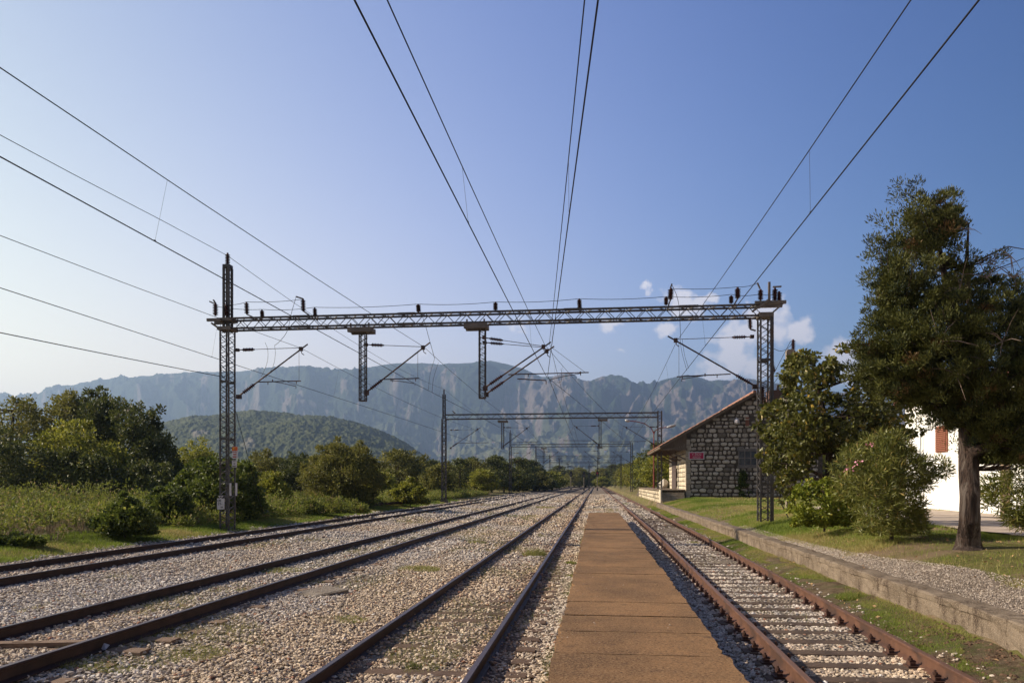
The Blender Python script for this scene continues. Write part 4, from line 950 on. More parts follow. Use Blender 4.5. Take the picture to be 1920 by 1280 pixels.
def poly_clumps(poly, zc, thick, n, g, maxd=80):
    xs_ = [p[0] for p in poly]; ys_ = [p[1] for p in poly]; C = []; E = []
    while len(C) < n:
        x = g.uniform(min(xs_), max(xs_)); y = g.uniform(min(ys_), max(ys_))
        if not inpoly(x, y, poly): continue
        e = edged(x, y, poly); f = min(1, e / maxd) ** .5; s = g.choice([-1, 1]) * g.random() ** .6
        C.append(atz(x + g.normal() * 4.5 * min(1, maxd / 50), y + g.normal() * 4.5 * min(1, maxd / 50), zc + s * thick * (.15 + .85 * f))); E.append(e)
    return np.array([tuple(c) for c in C]), np.array(E)
def mk_tree(name, base, label, cat, trunkpts, trunkr, V, Fc, tone, lmat, group=None, limbs=None, barkmat='bark', sides=10):
    base = Vector(base); r_ = empty(name, tuple(base), label, cat, group)
    m = MB()
    if sides > 12:
        P_ = np.array([tuple(p) for p in trunkpts]); q_ = np.linspace(0, len(P_) - 1, 110); P_ = np.stack([np.interp(q_, np.arange(len(P_)), P_[:, i]) for i in range(3)], 1); R_ = np.interp(q_, np.arange(len(trunkr)), trunkr)
        b0 = len(m.v); ns_ = 44
        for i_ in range(110):
            for k_ in range(ns_):
                a_ = 2 * math.pi * k_ / ns_; zq = P_[i_][2]
                rr_ = R_[i_] * (1 + .28 * (float(fbm(math.cos(a_) * 1.6 + 5, zq * .7 + math.sin(a_) * 1.6, 3, 71)) - .5) + .22 * (float(fbm(a_ * 3.2, zq * 1.3, 4, 73, True)) - .6) * (1 if a_ < 5.9 else .3))
                m.v.append((P_[i_][0] + rr_ * math.cos(a_), P_[i_][1] + rr_ * math.sin(a_), zq))
        for i_ in range(109):
            for k_ in range(ns_): a_ = b0 + i_ * ns_; m.f.append((a_ + k_, a_ + (k_ + 1) % ns_, a_ + ns_ + (k_ + 1) % ns_, a_ + ns_ + k_))
    else: m.tube(trunkpts, trunkr, sides)
    for (pts, rr) in limbs or []: m.tube(pts, rr, 6)
    m.part('trunk', MT[barkmat], r_, True)
    link('crown', mesh_np('crown', V - np.array(tuple(base)), Fc, lmat, rnd=tone), r_); return r_
def limbs_to(C, idxs, P0s, r0, g):
    L = []
    for i in idxs:
        e = Vector(C[i]); s = min(P0s, key=lambda p: (Vector(p) - e).length + max(0, Vector(p).z - e.z) * 2); s = Vector(s); mid = s.lerp(e, .5) + Vector((g.normal() * .12, g.normal() * .12, abs(g.normal()) * .1))
        L.append(([s, mid, e], [r0, r0 * .6, r0 * .2]))
    return L
LM = {}
LM['juniper'] = leafmat('conifer_spray', (.016, .028, .009), (.12, .125, .028), (.19, .095, .04), .16, .6, .94)
LM['linden'] = leafmat('broad_leaf', (.03, .04, .009), (.135, .135, .028), (.38, .26, .05), .32, .36, .90)
LM['oleander'] = leafmat('narrow_leaf', (.04, .06, .014), (.20, .205, .045), (.38, .28, .09), .36, .42, .88)
LM['lime'] = leafmat('lime_green_leaf', (.09, .12, .012), (.24, .27, .03), (.36, .30, .04), .3, .45, .9)
LM['olive'] = leafmat('olive_leaf', (.045, .055, .012), (.22, .21, .048), (.32, .27, .08), .32, .6, .9)
LM['dark'] = leafmat('dark_leaf', (.022, .034, .010), (.12, .135, .032), (.24, .20, .05), .28, .55, .94)
LM['bright'] = leafmat('bright_leaf', (.07, .09, .014), (.29, .29, .04), (.40, .33, .06), .38, .5, .88)
LM['ivy'] = leafmat('ivy_leaf', (.028, .045, .010), (.12, .15, .025), (.34, .34, .07), .36, .5, .9)
LM['grass'] = leafmat('grass_blade', (.08, .125, .014), (.23, .29, .04), (.38, .32, .12), .4, .6, .74)
LM['weed'] = leafmat('dry_weed', (.12, .15, .03), (.28, .28, .07), (.42, .34, .15), .35, .7, .75)
LM['scrub'] = leafmat('scrub_leaf', (.08, .11, .02), (.24, .26, .045), (.36, .27, .12), .36, .65, .82)
LM['dry'] = leafmat('dry_stalk', (.14, .105, .065), (.27, .205, .13), (.36, .26, .16), .2, .8, .85)

# big conifer at right
g = np.random.default_rng(101); ZJ = 13.3
POLY = [(1698, 348), (1735, 352), (1760, 345), (1790, 352), (1800, 378), (1790, 405), (1800, 440), (1804, 490), (1830, 520), (1848, 500), (1866, 446), (1882, 480), (1896, 520), (1915, 570), (1960, 560), (2010, 590), (2050, 640), (2060, 740), (2030, 820), (1970, 850),
        (1925, 868), (1880, 870), (1850, 855), (1838, 830), (1838, 800), (1800, 790), (1770, 785), (1740, 765), (1722, 745), (1695, 742), (1672, 752), (1650, 730), (1632, 712), (1612, 690), (1604, 645), (1618, 610), (1640, 585), (1655, 545), (1640, 505), (1628, 460), (1645, 430), (1650, 385), (1665, 362), (1680, 400), (1700, 395), (1712, 372)]
base = atz(1816, 1026, ZJ); base.z = .68
tp = [(1816, 1034, .27), (1815, 1022, .215), (1815, 1008, .185), (1817, 980, .165), (1818, 930, .16), (1815, 880, .155), (1818, 845, .17), (1812, 800, .12), (1808, 740, .10), (1800, 660, .085), (1780, 560, .06), (1760, 460, .035), (1750, 380, .015)]
tpts = [atz(x, y, ZJ + .15 * math.sin(i * 1.3)) for i, (x, y, r_) in enumerate(tp)]
lim = [([atz(1822, 850, ZJ), atz(1855, 835, ZJ - .2), atz(1890, 790, ZJ - .3), atz(1930, 700, ZJ - .2), atz(1960, 620, ZJ)], [.12, .09, .075, .05, .02]),
       ([atz(1812, 790, ZJ), atz(1790, 740, ZJ), atz(1740, 660, ZJ + .2), atz(1680, 600, ZJ + .3)], [.07, .06, .04, .015]),
       ([atz(1805, 700, ZJ), atz(1820, 600, ZJ - .1), atz(1812, 500, ZJ), atz(1816, 420, ZJ)], [.06, .05, .035, .012]),
       ([atz(1815, 500, ZJ), atz(1850, 480, ZJ - .1), atz(1890, 462, ZJ - .1), atz(1925, 468, ZJ)], [.02, .014, .01, .006]),
       ([atz(1812, 520, ZJ), atz(1880, 500, ZJ), atz(1935, 478, ZJ)], [.016, .01, .005])]
POLY = [(x_, y_ + (12 if y_ < 420 else 6 if y_ < 520 else 0)) for x_, y_ in POLY]
Cc, Ee = poly_clumps(POLY, ZJ, 1.45, 350, g, 130)
for pl_, n_q in (([(1845, 740), (2000, 740), (2010, 840), (1925, 872), (1880, 872), (1848, 855)], 60), ([(1690, 690), (1800, 700), (1785, 765), (1745, 755), (1700, 742)], 26), ([(1610, 620), (1660, 560), (1700, 650), (1690, 745), (1650, 735), (1608, 690)], 34), ([(1850, 560), (1905, 580), (1990, 600), (1990, 740), (1850, 740)], 30)):
    c_, e_ = poly_clumps(pl_, ZJ, 1.0, n_q, g, 90); Cc = np.concatenate([Cc, c_]); Ee = np.concatenate([Ee, e_])
spine = [t_ for t_ in tpts[5:]] + [p_ for l_ in lim[:3] for p_ in l_[0][1:]]
SC, SR, SD = [], [], []
for e_, ed in zip(Cc, Ee):
    e_ = Vector(e_); s_ = min(spine, key=lambda p_: (p_ - e_).length + max(0, p_.z - e_.z + .1) * 2.5); L_ = (e_ - s_).length
    if L_ < .25: continue
    mid = s_.lerp(e_, .55) - Vector((0, 0, .10 * L_)); lim.append(([s_, mid, e_], [.018 + .01 * L_, .012, .004]))
    d_ = ((e_ - mid).normalized() + Vector((0, 0, .9))).normalized(); k_n = int(4 + L_ * 4.5); big_ = .8 + .5 * g.random()
    for q in range(k_n):
        f = .38 + .66 * (q + g.random()) / k_n; p_ = (s_.lerp(mid, f / .55) if f < .55 else mid.lerp(e_, (f - .55) / .45)); sp_ = .16 * big_ * (1.25 - .5 * f)
        SC.append(p_ + Vector((g.normal() * sp_, g.normal() * sp_, g.normal() * sp_ * .55))); SR.append(g.uniform(.10, .2) * big_ * (1.15 - .4 * f)); SD.append(d_)
SC = np.array([tuple(v) for v in SC]); SR = np.array(SR); SD = np.array([tuple(v) for v in SD]); per_ = 92
ix = np.repeat(np.arange(len(SC)), per_); n_ = len(ix); dd = g.normal(size=(n_, 3)); dd /= np.linalg.norm(dd, axis=1)[:, None]
Pp = SC[ix] + dd * (SR[ix] * g.random(n_) ** .6)[:, None] * np.array([1, 1, .75]); Dd = SD[ix] * 1.0 + dd * .8 + g.normal(size=(n_, 3)) * .35; Dd /= np.linalg.norm(Dd, axis=1)[:, None]
Pp = np.where((Pp[:, 2:3] < atz(1700, 870, ZJ).z), Pp + np.array([0, 0, .5]), Pp)
V1, F1 = leaves(Pp, Dd, g.uniform(.04, .085, n_), g.uniform(.012, .024, n_), g)
T1 = np.clip(g.normal(.45, .2, len(SC))[ix] + g.normal(0, .14, n_), 0, .9); T1[(g.random(len(SC)) < .025)[ix]] = .97
big = mk_tree('conifer_tree', base, 'tall dark conifer with bare brown trunk on the lawn at right', 'tree', tpts, [r_ for _, _, r_ in tp], V1, F1, T1, LM['juniper'], limbs=lim, sides=16)
gg = np.random.default_rng(5)
for (x, y) in [(1812, 430), (1895, 480), (1760, 640), (1880, 640), (1790, 700), (1900, 520), (1800, 540), (1860, 680), (1850, 520)]:
    s = atz(x, y, ZJ - 1.1 if y > 600 else ZJ - .5)
    m = MB()
    for k_ in range(6):
        d = Vector((gg.normal(), gg.normal() * .5, gg.normal() * .7)).normalized() * gg.uniform(.25, .6); m.tube([s, s + d * .5 + Vector((0, 0, .04)), s + d], [.009, .006, .002], 4)
    m.part('dead_branch', MT['twig'], big)

def bushy(name, label, cat, poly, zc, thick, ncl, per, L, W, lm, seed, rad=(.2, .4), base=None, gzv=.75, trunk=None, up=.3, group=None, out=.9, maxd=60, stems=5, edge=25, spread=.6):
    g = np.random.default_rng(seed); C, E = poly_clumps(poly, zc, thick, ncl, g, maxd)
    C[:, 2] = np.maximum(C[:, 2], gzv + .1)
    Rr = g.uniform(*rad, len(C)) * np.clip(E / edge, .5, 1); V, Fc, T = crown_np(C, Rr, per, L, W, g, up=up, out=out, spread=spread)
    V[:, 2] = np.maximum(V[:, 2], gzv + .01)
    if base is None: xs_ = [p[0] for p in poly]; base = atz((min(xs_) + max(xs_)) / 2, 900, zc)
    base = Vector((base[0], base[1], gzv))
    if trunk: tp_ = [atz(x, y, zc) for x, y, _ in trunk]; tr_ = [r_ for _, _, r_ in trunk]
    else: hh_ = float(C[:, 2].max() - gzv) * .5; tp_ = [base - Vector((0, 0, .1)), base + Vector((.03, 0, hh_ * .5)), base + Vector((0, .05, hh_))]; tr_ = [min(.06, .03 * hh_ + .01), min(.045, .02 * hh_ + .01), .01]
    if tp_[0].z > gzv: tp_ = [Vector((tp_[0].x, tp_[0].y, gzv - .1))] + tp_; tr_ = [tr_[0] * 1.1] + tr_
    lm_ = limbs_to(C, g.choice(len(C), min(len(C), stems * 6), replace=False), tp_[1:], tr_[0] * .35, g)
    return mk_tree(name, base, label, cat, tp_, tr_, V, Fc, T, LM[lm], group, lm_)
bushy('broadleaf_tree', 'broad leaved tree with glossy yellowing leaves beside the right portal mast', 'tree',
      [(1500, 665), (1512, 642), (1522, 668), (1545, 678), (1560, 662), (1592, 650), (1570, 672), (1578, 700), (1545, 715), (1560, 745), (1590, 720), (1600, 695), (1640, 695), (1680, 720), (1705, 770), (1735, 800), (1700, 810), (1690, 850), (1640, 850), (1590, 872), (1560, 845), (1530, 860), (1500, 890), (1478, 940), (1462, 905), (1440, 890), (1448, 850), (1424, 815), (1422, 785), (1430, 765), (1452, 745), (1480, 760), (1464, 720), (1462, 690), (1480, 672)],
      20.5, 1.6, 300, 38, .125, .10, 'linden', 11, (.2, .36), base=atz(1556, 980, 20.5), trunk=[(1556, 985, .16), (1556, 900, .14), (1557, 850, .12), (1550, 800, .09), (1535, 730, .05), (1520, 670, .02)], up=-.25, maxd=70, edge=22)
bushy('shrub', 'lime green leafy shrub at the foot of the broad leaved tree', 'shrub',
      [(1485, 925), (1510, 905), (1545, 900), (1580, 905), (1610, 930), (1615, 965), (1600, 988), (1520, 990), (1480, 982), (1476, 950)], 18.6, .8, 120, 55, .085, .065, 'lime', 12, (.12, .24), up=.3)
bushy('oleander_bush', 'tall oleander bush with narrow leaves in front of the white building', 'bush',
      [(1560, 880), (1585, 850), (1610, 838), (1640, 815), (1660, 812), (1685, 825), (1708, 852), (1740, 868), (1775, 862), (1782, 882), (1752, 900), (1722, 925), (1735, 965), (1732, 995), (1700, 1006), (1640, 1008), (1610, 990), (1600, 950), (1575, 920)],
      15.6, .9, 230, 62, .15, .022, 'oleander', 13, (.18, .34), up=.5, out=1.2, maxd=60, stems=8)
bushy('oleander_bush', 'oleander branches reaching in from the right edge beside the conifer trunk', 'bush',
      [(1848, 905), (1880, 880), (1905, 860), (1940, 850), (2000, 870), (2040, 930), (2020, 1000), (1950, 1005), (1900, 985), (1868, 965), (1840, 940)], 14.2, .6, 120, 60, .15, .022, 'oleander', 14, (.15, .28), base=atz(1985, 1000, 14.2), up=.3, out=1.2)
m = MB(); g = np.random.default_rng(8)
fl = []
for (x, y) in [(1632, 834), (1608, 868), (1588, 880)]:
    c = atz(x, y, 14.9)
    for k_ in range(9): fl.append(tuple(c + Vector((g.normal() * .045, g.normal() * .045, g.normal() * .035))))
D = g.normal(size=(len(fl), 3)); D /= np.linalg.norm(D, axis=1)[:, None]
V, Fc = leaves(np.array(fl), D, np.full(len(fl), .05), np.full(len(fl), .045), g)
o = link('blossom', mesh_np('blossom', V - np.array([0, 0, 0]), Fc, simple('pink_petal', (.6, .22, .32), (.7, .3, .4), 8, .6, 0, 30, 0)))
ob = bpy.data.objects['oleander_bush']; o.parent = ob; o.location = -ob.location

# ---- left wood and hedge trees
LG = 'trees of the wood on the left'
def ltree(name, label, poly, zc, thick, ncl, lm, seed, L=.20, W=.11, per=70, rad=(.4, .8), g0=.35, group=LG, trunk=None, cat='tree', **kw):
    return bushy(name, label, cat, poly, zc, thick, ncl, per, L, W, lm, seed, rad, gzv=g0, group=group, trunk=trunk, maxd=kw.pop('maxd', 50), edge=kw.pop('edge', 14), **kw)
ltree('leafy_tree', 'olive green tree at the far left edge of the wood', [(-60, 760), (0, 750), (30, 742), (60, 752), (80, 800), (90, 940), (-60, 945)], 46, 3, 170, 'olive', 21, trunk=[(20, 945, .2), (20, 850, .15), (25, 770, .05)])
ltree('leafy_tree', 'rounded olive tree crown between two taller dark crowns, left', [(85, 760), (105, 742), (125, 738), (145, 748), (155, 775), (150, 830), (140, 940), (80, 940), (78, 800)], 48, 2.4, 150, 'olive', 22, trunk=[(115, 945, .2), (118, 850, .15), (122, 770, .05)])
ltree('dark_tree', 'tallest dark tree with twin pointed crowns in the left wood', [(150, 760), (165, 735), (180, 745), (196, 727), (212, 750), (220, 790), (225, 945), (140, 945), (145, 800)], 47, 2.6, 190, 'dark', 23, trunk=[(185, 945, .2), (185, 850, .15), (192, 750, .05)], up=.6)
ltree('dark_tree', 'broad dark tree sloping down to the right at the wood\'s end', [(215, 760), (228, 737), (245, 760), (258, 755), (275, 778), (288, 770), (300, 800), (322, 820), (335, 860), (330, 935), (215, 945), (210, 800)], 45, 3, 240, 'dark', 24, trunk=[(260, 945, .2), (255, 850, .15), (240, 770, .05)], up=.5)
ltree('leafy_tree', 'sunlit bushy tree standing in front of the dark left wood', [(60, 850), (90, 810), (130, 790), (160, 800), (195, 830), (225, 828), (240, 860), (230, 900), (190, 945), (60, 945)], 41, 2, 170, 'bright', 25)
ltree('leafy_tree', 'low dark green tree filling the left wood\'s foot', [(-60, 830), (20, 810), (80, 850), (160, 860), (240, 870), (320, 880), (330, 945), (-60, 950)], 39, 1.5, 230, 'dark', 26, L=.18)
ltree('leafy_tree', 'pale yellow green tree behind the ivy clad bush', [(328, 860), (345, 830), (365, 822), (390, 832), (410, 860), (405, 930), (325, 930)], 58, 2, 120, 'bright', 27, L=.2)
ltree('leafy_tree', 'grey green round tree right of the nearest left mast', [(455, 880), (475, 852), (495, 848), (515, 862), (525, 900), (520, 945), (450, 945)], 62, 2, 120, 'olive', 28)
ltree('leafy_tree', 'dark grey green tree between two paler trees left of centre', [(525, 880), (545, 855), (570, 850), (592, 862), (600, 900), (595, 945), (520, 945)], 64, 2, 120, 'dark', 29)
ltree('leafy_tree', 'large spreading olive green tree left of centre, its top above the hill', [(562, 905), (570, 870), (598, 858), (605, 838), (630, 828), (660, 836), (680, 832), (700, 860), (716, 885), (710, 915), (690, 950), (600, 952), (570, 935)], 47, 2.6, 330, 'olive', 30, L=.16, W=.08, per=85, rad=(.3, .6), trunk=[(640, 960, .15), (640, 900, .12), (645, 850, .05)], up=.5)
ltree('young_tree', 'young bright green tree just right of the ivy clad bush', [(485, 920), (500, 890), (515, 888), (530, 900), (545, 930), (545, 968), (485, 970)], 40, 1.2, 110, 'bright', 31, L=.15, W=.09, rad=(.25, .5), g0=.36)
ltree('ivy_bush', 'big ivy clad bush directly behind the nearest left mast', [(330, 905), (350, 880), (375, 865), (400, 858), (430, 868), (465, 872), (485, 905), (492, 960), (480, 985), (340, 988), (328, 950)], 31, 1.6, 270, 'ivy', 32, L=.13, W=.11, rad=(.25, .5), g0=.36, cat='bush', per=60, group=None)
ltree('dark_bush', 'round dark bush at the edge of the grass verge, left', [(180, 985), (200, 955), (222, 950), (235, 928), (250, 942), (275, 955), (292, 985), (288, 1003), (190, 1006), (176, 1000)], 21.5, .9, 190, 'ivy', 33, L=.10, W=.07, rad=(.14, .3), g0=.36, cat='bush', group=None)
ltree('low_bush', 'low dark bush in the bottom left corner beyond the verge', [(-40, 1008), (0, 1010), (20, 1014), (45, 1005), (70, 1014), (78, 1026), (-40, 1034)], 18.2, .6, 110, 'ivy', 34, L=.09, W=.06, rad=(.12, .22), g0=.34, cat='bush', group=None)
ltree('round_bush', 'small bright leafy bush beside the low stack of rails', [(735, 920), (755, 905), (775, 902), (800, 925), (803, 940), (740, 944)], 52, 1.2, 90, 'bright', 35, L=.16, rad=(.25, .5), g0=.36, cat='bush', group=None)
ltree('hedge_bush', 'lit bush between the ivy clad bush and the round dark bush', [(280, 940), (300, 915), (330, 905), (350, 930), (350, 985), (285, 990)], 27, 1.0, 120, 'ivy', 36, L=.11, W=.08, rad=(.18, .36), g0=.36, cat='bush', group=None)
ltree('low_bush', 'brownish low bush under the large spreading tree', [(470, 965), (520, 945), (600, 940), (690, 945), (690, 965), (560, 978), (480, 985)], 37, 1.2, 140, 'scrub', 37, L=.12, W=.05, rad=(.2, .45), g0=.36, cat='bush', group=None)
ltree('olive_tree', 'round dark grey green tree behind the leftmost rails', [(728, 885), (745, 862), (770, 852), (800, 858), (812, 880), (815, 930), (730, 935)], 92, 3, 130, 'olive', 38, L=.28, W=.15, rad=(.5, 1.0))
ltree('olive_tree', 'pale grey green willow like tree touching the second portal mast', [(790, 900), (805, 880), (825, 872), (845, 880), (850, 930), (790, 932)], 80, 2.5, 120, 'olive', 39, L=.25, W=.12, rad=(.45, .9))
ltree('leafy_tree', 'yellow green tree glimpsed behind the second portal\'s left mast', [(700, 905), (712, 885), (730, 890), (745, 910), (745, 932), (702, 935)], 70, 2, 90, 'bright', 40, L=.22, W=.12)

# shared generic trees for the far line
def proto_tree(seed, h, rx, lm, ncl=110, per=46, L=.34, W=.2):
    g = np.random.default_rng(seed); C = []
    for i in range(ncl):
        u = g.random(); z = h * (.12 + .86 * u); rr = rx * math.sin(math.pi * min(1, .22 + .78 * u)) ** .6 * (.35 + .65 * g.random()); a = g.uniform(0, 2 * math.pi)
        C.append((rr * math.cos(a), rr * math.sin(a), z))
    C = np.array(C); Rr = g.uniform(.35, .8, ncl) * rx / 2.6; V, Fc, T = crown_np(C, Rr, per, L, W, g)
    V[:, 2] = np.maximum(V[:, 2], 0)
    me = mesh_np('crown', V, Fc, LM[lm], rnd=T); m = MB(); m.tube([(0, 0, -.3), (.1, 0, h * .4), (0, .1, h * .85)], [.2, .14, .03], 6)
    for i in range(6): m.tube([(0, 0, h * .3), tuple(C[i * 7] * .9)], [.07, .02], 4)
    return me, m.mesh('trunk', MT['bark'])
PT = [proto_tree(200 + i, h, rx, lm) for i, (h, rx, lm) in enumerate([(7, 3.2, 'olive'), (8, 3.4, 'dark'), (6, 3.0, 'bright'), (5, 2.8, 'olive'), (7.5, 2.6, 'dark'), (4, 2.6, 'bright')])]
def far_tree(px, b, k, s, label, group, sx=1.0):
    t = (px - CX) / F; zc = b / (ct + t * st); p = atz(px, 905, zc); r_ = empty('leafy_tree', (p.x, p.y, .3 if p.x < 4 else .7), label, 'tree', group)
    me, tm = PT[k]; c = link('crown', me, r_); q = link('trunk', tm, r_); r_.scale = (s * sx, s * sx, s); r_.rotation_euler = (0, 0, (px * 37 % 628) / 100); return r_
g = np.random.default_rng(77)
MID = [(862, 100, 1, .8, 'dark tree directly right of the second portal\'s left mast'), (885, 112, 0, .95, 'olive tree between the second and third portals\' left masts'), (903, 98, 2, .75, 'bright low tree in the gap before the third portal'),
       (922, 118, 1, .9, 'dark tree left of the third portal\'s mast'), (945, 122, 4, .85, 'slim dark tree just left of the third portal\'s left mast'), (972, 134, 1, 1.0, 'dark rounded tree right of the third portal\'s left mast'),
       (985, 150, 4, 1.1, 'dark dense tree, tallest right of the third portal\'s left mast'), (1000, 160, 1, 1.05, 'dark tree beside the fourth portal\'s left mast'), (1020, 170, 2, .9, 'bright green tree beyond the fourth portal\'s left mast'),
       (1035, 175, 5, 1.3, 'yellow green low tree left of the far signals')]
for (px, b, k_, s, lb_) in MID: far_tree(px, b, k_, s * .74, lb_, 'trees lining the left side of the line', 1.4)
RT = [(1250, 88, 2, 1.0, 'bright tree just left of the shed dock, under the lamp'), (1232, 100, 1, 1.0, 'green tree behind the platform lamp pole'), (1212, 118, 2, 1.05, 'leafy tree left of the second portal\'s right mast'), (1200, 140, 0, .95, 'olive tree by the third portal\'s right mast'),
      (1188, 170, 2, 1.1, 'bright tree beyond the third portal\'s right mast'), (1176, 200, 0, 1.1, 'tree near the fourth portal\'s right mast'), (1166, 235, 1, 1.1, 'dark tree beyond the fourth portal\'s right mast'), (1262, 96, 1, 1.0, 'dark tree partly hidden by the shed\'s lit wall')]
for (px, b, k_, s, lb_) in RT: far_tree(px, b, k_, s * .78, lb_, 'trees lining the right side of the line', 1.35)
for i in range(26):
    px = 1040 + i * 5.0 + g.uniform(-2, 2); far_tree(px, g.uniform(300, 380), int(g.integers(0, 6)), g.uniform(.75, 1.2), 'small far tree closing the view at the end of the tracks', 'far trees closing the end of the line', 1.6)
for i in range(34):
    px = 740 + i * 8.5 + g.uniform(-4, 4); far_tree(px, g.uniform(130, 210), int(g.integers(0, 6)), g.uniform(.65, .98), 'background tree in the thick wood left of the portals', 'background wood left of the line', 1.6)
for i in range(22):
    px = 300 + i * 21 + g.uniform(-6, 6); far_tree(px, g.uniform(85, 130), int(g.integers(0, 6)), g.uniform(.5, .78), 'tree low behind the hedge and the large spreading tree', 'hedge row trees behind the verge', 1.5)
for i in range(14):
    px = 1290 + i * 30; far_tree(px, g.uniform(100, 130), int(g.integers(0, 6)), g.uniform(.9, 1.3), 'tree behind the goods shed and the broad leaved tree', 'trees behind the shed', 1.2)

# ------------------------------------------------------------------ grass, weeds, scrub
def blades(P, h, wd, g, lean=.35):
    n = len(P); a = g.uniform(0, 2 * math.pi, n); S = np.stack([np.cos(a), np.sin(a), np.zeros(n)], 1) * (wd / 2)[:, None]
    Lr = g.normal(size=(n, 2)) * lean; T = np.stack([Lr[:, 0] * h, Lr[:, 1] * h, h], 1)
    V = np.stack([P - S, P + S, P + T], 1).reshape(-1, 3); return V, np.arange(n * 3).reshape(n, 3)
def grass(name, label, n, xr, yr, hr, wr, mat, seed, mask=None, cat='grass', fz=None, lean=.35):
    g = np.random.default_rng(seed); Y = yr[0] + (yr[1] - yr[0]) * g.random(n) ** 1.6; X = g.uniform(*xr, n); k = visible(X, Y, 30)
    if mask is not None: k &= mask(X, Y, g)
    X, Y = X[k], Y[k]; n = len(X); far = np.clip(Y / 14, 1, 4); h = g.uniform(*hr, n) * (.6 + .8 * vn(X * 1.7, Y * 1.7, 5)); wd = g.uniform(*wr, n) * far
    Z = gz(X) + lump(X, Y) * np.where((X < -12.8) | (X > 5.1), 1, .15) - .005
    V, Fc = blades(np.stack([X, Y, Z], 1), h, wd, g, lean)
    tone = np.clip(.5 + 1.6 * (fbm(X * .6, Y * .4, 4, 61) - .5) + .5 * (g.random(n) - .5) + .12 * (X > 4), 0, 1)
    return tag(link(name, mesh_np(name, V, Fc, LM[mat], rnd=tone)), label, cat, kind='stuff')
def lawnmask(X, Y, g):
    e = 4.76 + np.interp(Y, [0, 9, 12, 14, 16, 20, 30, 60], [1.1, .92, .78, .5, .25, .05, .0, 0]) + (fbm(Y * 1.1, Y * 0, 4, 21) - .5) * .5
    d = fbm(X * .55, Y * .35, 5, 71); tr = np.hypot(X - 6.6, (Y - 14) * 1.2)
    return (X > e + g.normal(0, .08, len(X))) & ((X < 8.45) | (Y > 36)) & ~((d > .52) & (g.random(len(X)) < np.clip((d - .50) * 9, 0, .93))) & (tr > .35 + .5 * g.random(len(X))) & ~((tr < 1.3) & (g.random(len(X)) < .5))
grass('lawn', 'short patchy grass of the lawn behind the platform edge', 380000, (4.7, 8.6), (8, 57), (.03, .085), (.005, .009), 'grass', 301, lawnmask)
grass('lawn', 'grass beyond the path around the shed foot', 50000, (5, 24), (30, 60), (.04, .1), (.008, .014), 'grass', 302)
grass('trackside_grass', 'thin grass between the rusty track and the platform wall', 240000, (3.72, 4.42), (6.5, 60), (.015, .055), (.004, .007), 'grass', 303,
      lambda X, Y, g: (fbm(X * 1.5, Y * .5, 4, 81) > .40) & ~((Y < 9.0) & (fbm(X * 1.5, Y * .8, 3, 85) > .45)))
grass('verge_grass', 'bright grass verge left of the leftmost track', 240000, (-15.5, -12.6), (10, 70), (.03, .10), (.006, .012), 'grass', 304)
grass('edge_weeds', 'weeds and moss along the left foot of the boarding platform', 16000, (-.62, -.35), (6.8, 30), (.02, .09), (.003, .007), 'weed', 306, lambda X, Y, g: (fbm(X * 2 + 3, Y * .9, 3, 87) > .5) & (g.random(len(X)) < np.clip((X + .62) * 5, 0, 1)), cat='weeds')
def weedmask(X, Y, g):
    p = fbm(X * .8, Y * .35, 4, 31); q = fbm(X * 1.6, Y * 1.1, 3, 37)
    r_ = (p > .515) & (q > .40)
    return r_ & ~((X > -.4) & (X < 1.2) & (Y < 38.5)) & ~((X > 1.2) & (X < 3.6) & (g.random(len(X)) < .8))
grass('track_weeds', 'sparse weeds and dry grass growing through the ballast', 420000, (-12.6, 3.6), (7, 75), (.03, .085), (.003, .007), 'weed', 305, weedmask, cat='weeds')
# distinct tufts
def tuft(px, py, zrel, r_, h, mat, seed, label, n=500):
    n = int(n * 1.6)
    g = np.random.default_rng(seed); zc = F * (CH - zrel) / (py - HY); c = atz(px, py, zc); a = g.uniform(0, 2 * math.pi, n); rr = r_ * np.sqrt(g.random(n)); P = np.stack([rr * np.cos(a) * 1.1, rr * np.sin(a), np.zeros(n)], 1)
    n_ = n; V, Fc = blades(P, g.uniform(.5, 1.2, n) * h * 1.25 * (1 - .5 * rr / r_), g.uniform(.004, .009, n), g, .5)
    tag(link('weed_tuft', mesh_np('weed_tuft', V, Fc, LM[mat], rnd=g.random(n)), None, (c.x, c.y, float(gz(c.x)))), label, 'weed', 'weed tufts among the rails')
tuft(1003, 1042, -.17, .32, .22, 'weed', 1, 'tall weed tuft between the rails left of the platform', 900)
tuft(780, 1068, -.1, .5, .10, 'weed', 2, 'wide low tuft left of the middle track', 1400)
tuft(1070, 1058, -.19, .13, .10, 'lime', 3, 'bright green tuft touching the platform\'s left edge')
tuft(1075, 1082, -.19, .16, .07, 'weed', 4, 'small tuft further down the platform\'s left edge')
tuft(640, 1160, -.1, .35, .05, 'weed', 5, 'flat tuft on the stones left of the middle track, near the camera', 900)
tuft(345, 1222, -.05, .45, .05, 'weed', 6, 'flat mossy tuft at bottom left on pale stones', 1200)
tuft(1123, 941, -.17, 1.0, .12, 'weed', 7, 'round weed patch just beyond the platform\'s far end', 1500)
tuft(1175, 946, -.17, .5, .15, 'lime', 8, 'green tuft by the rusty rail beyond the platform end', 600)
tuft(1010, 952, -.1, 1.2, .12, 'weed', 9, 'long weed patch left of the middle track, far', 1600)
tuft(1300, 1018, -.12, .2, .08, 'weed', 10, 'weed patch between the rusty rails', 400)
tuft(776, 1252, -.16, .07, .10, 'dark', 11, 'tiny dark weed between the rails near the bottom', 90)
tuft(1596, 1118, .02, .22, .12, 'grass', 12, 'grass tuft at the foot of the platform wall', 900)
tuft(520, 1070, -.0, .5, .08, 'weed', 13, 'weed patch between the rails of the second track', 1300)
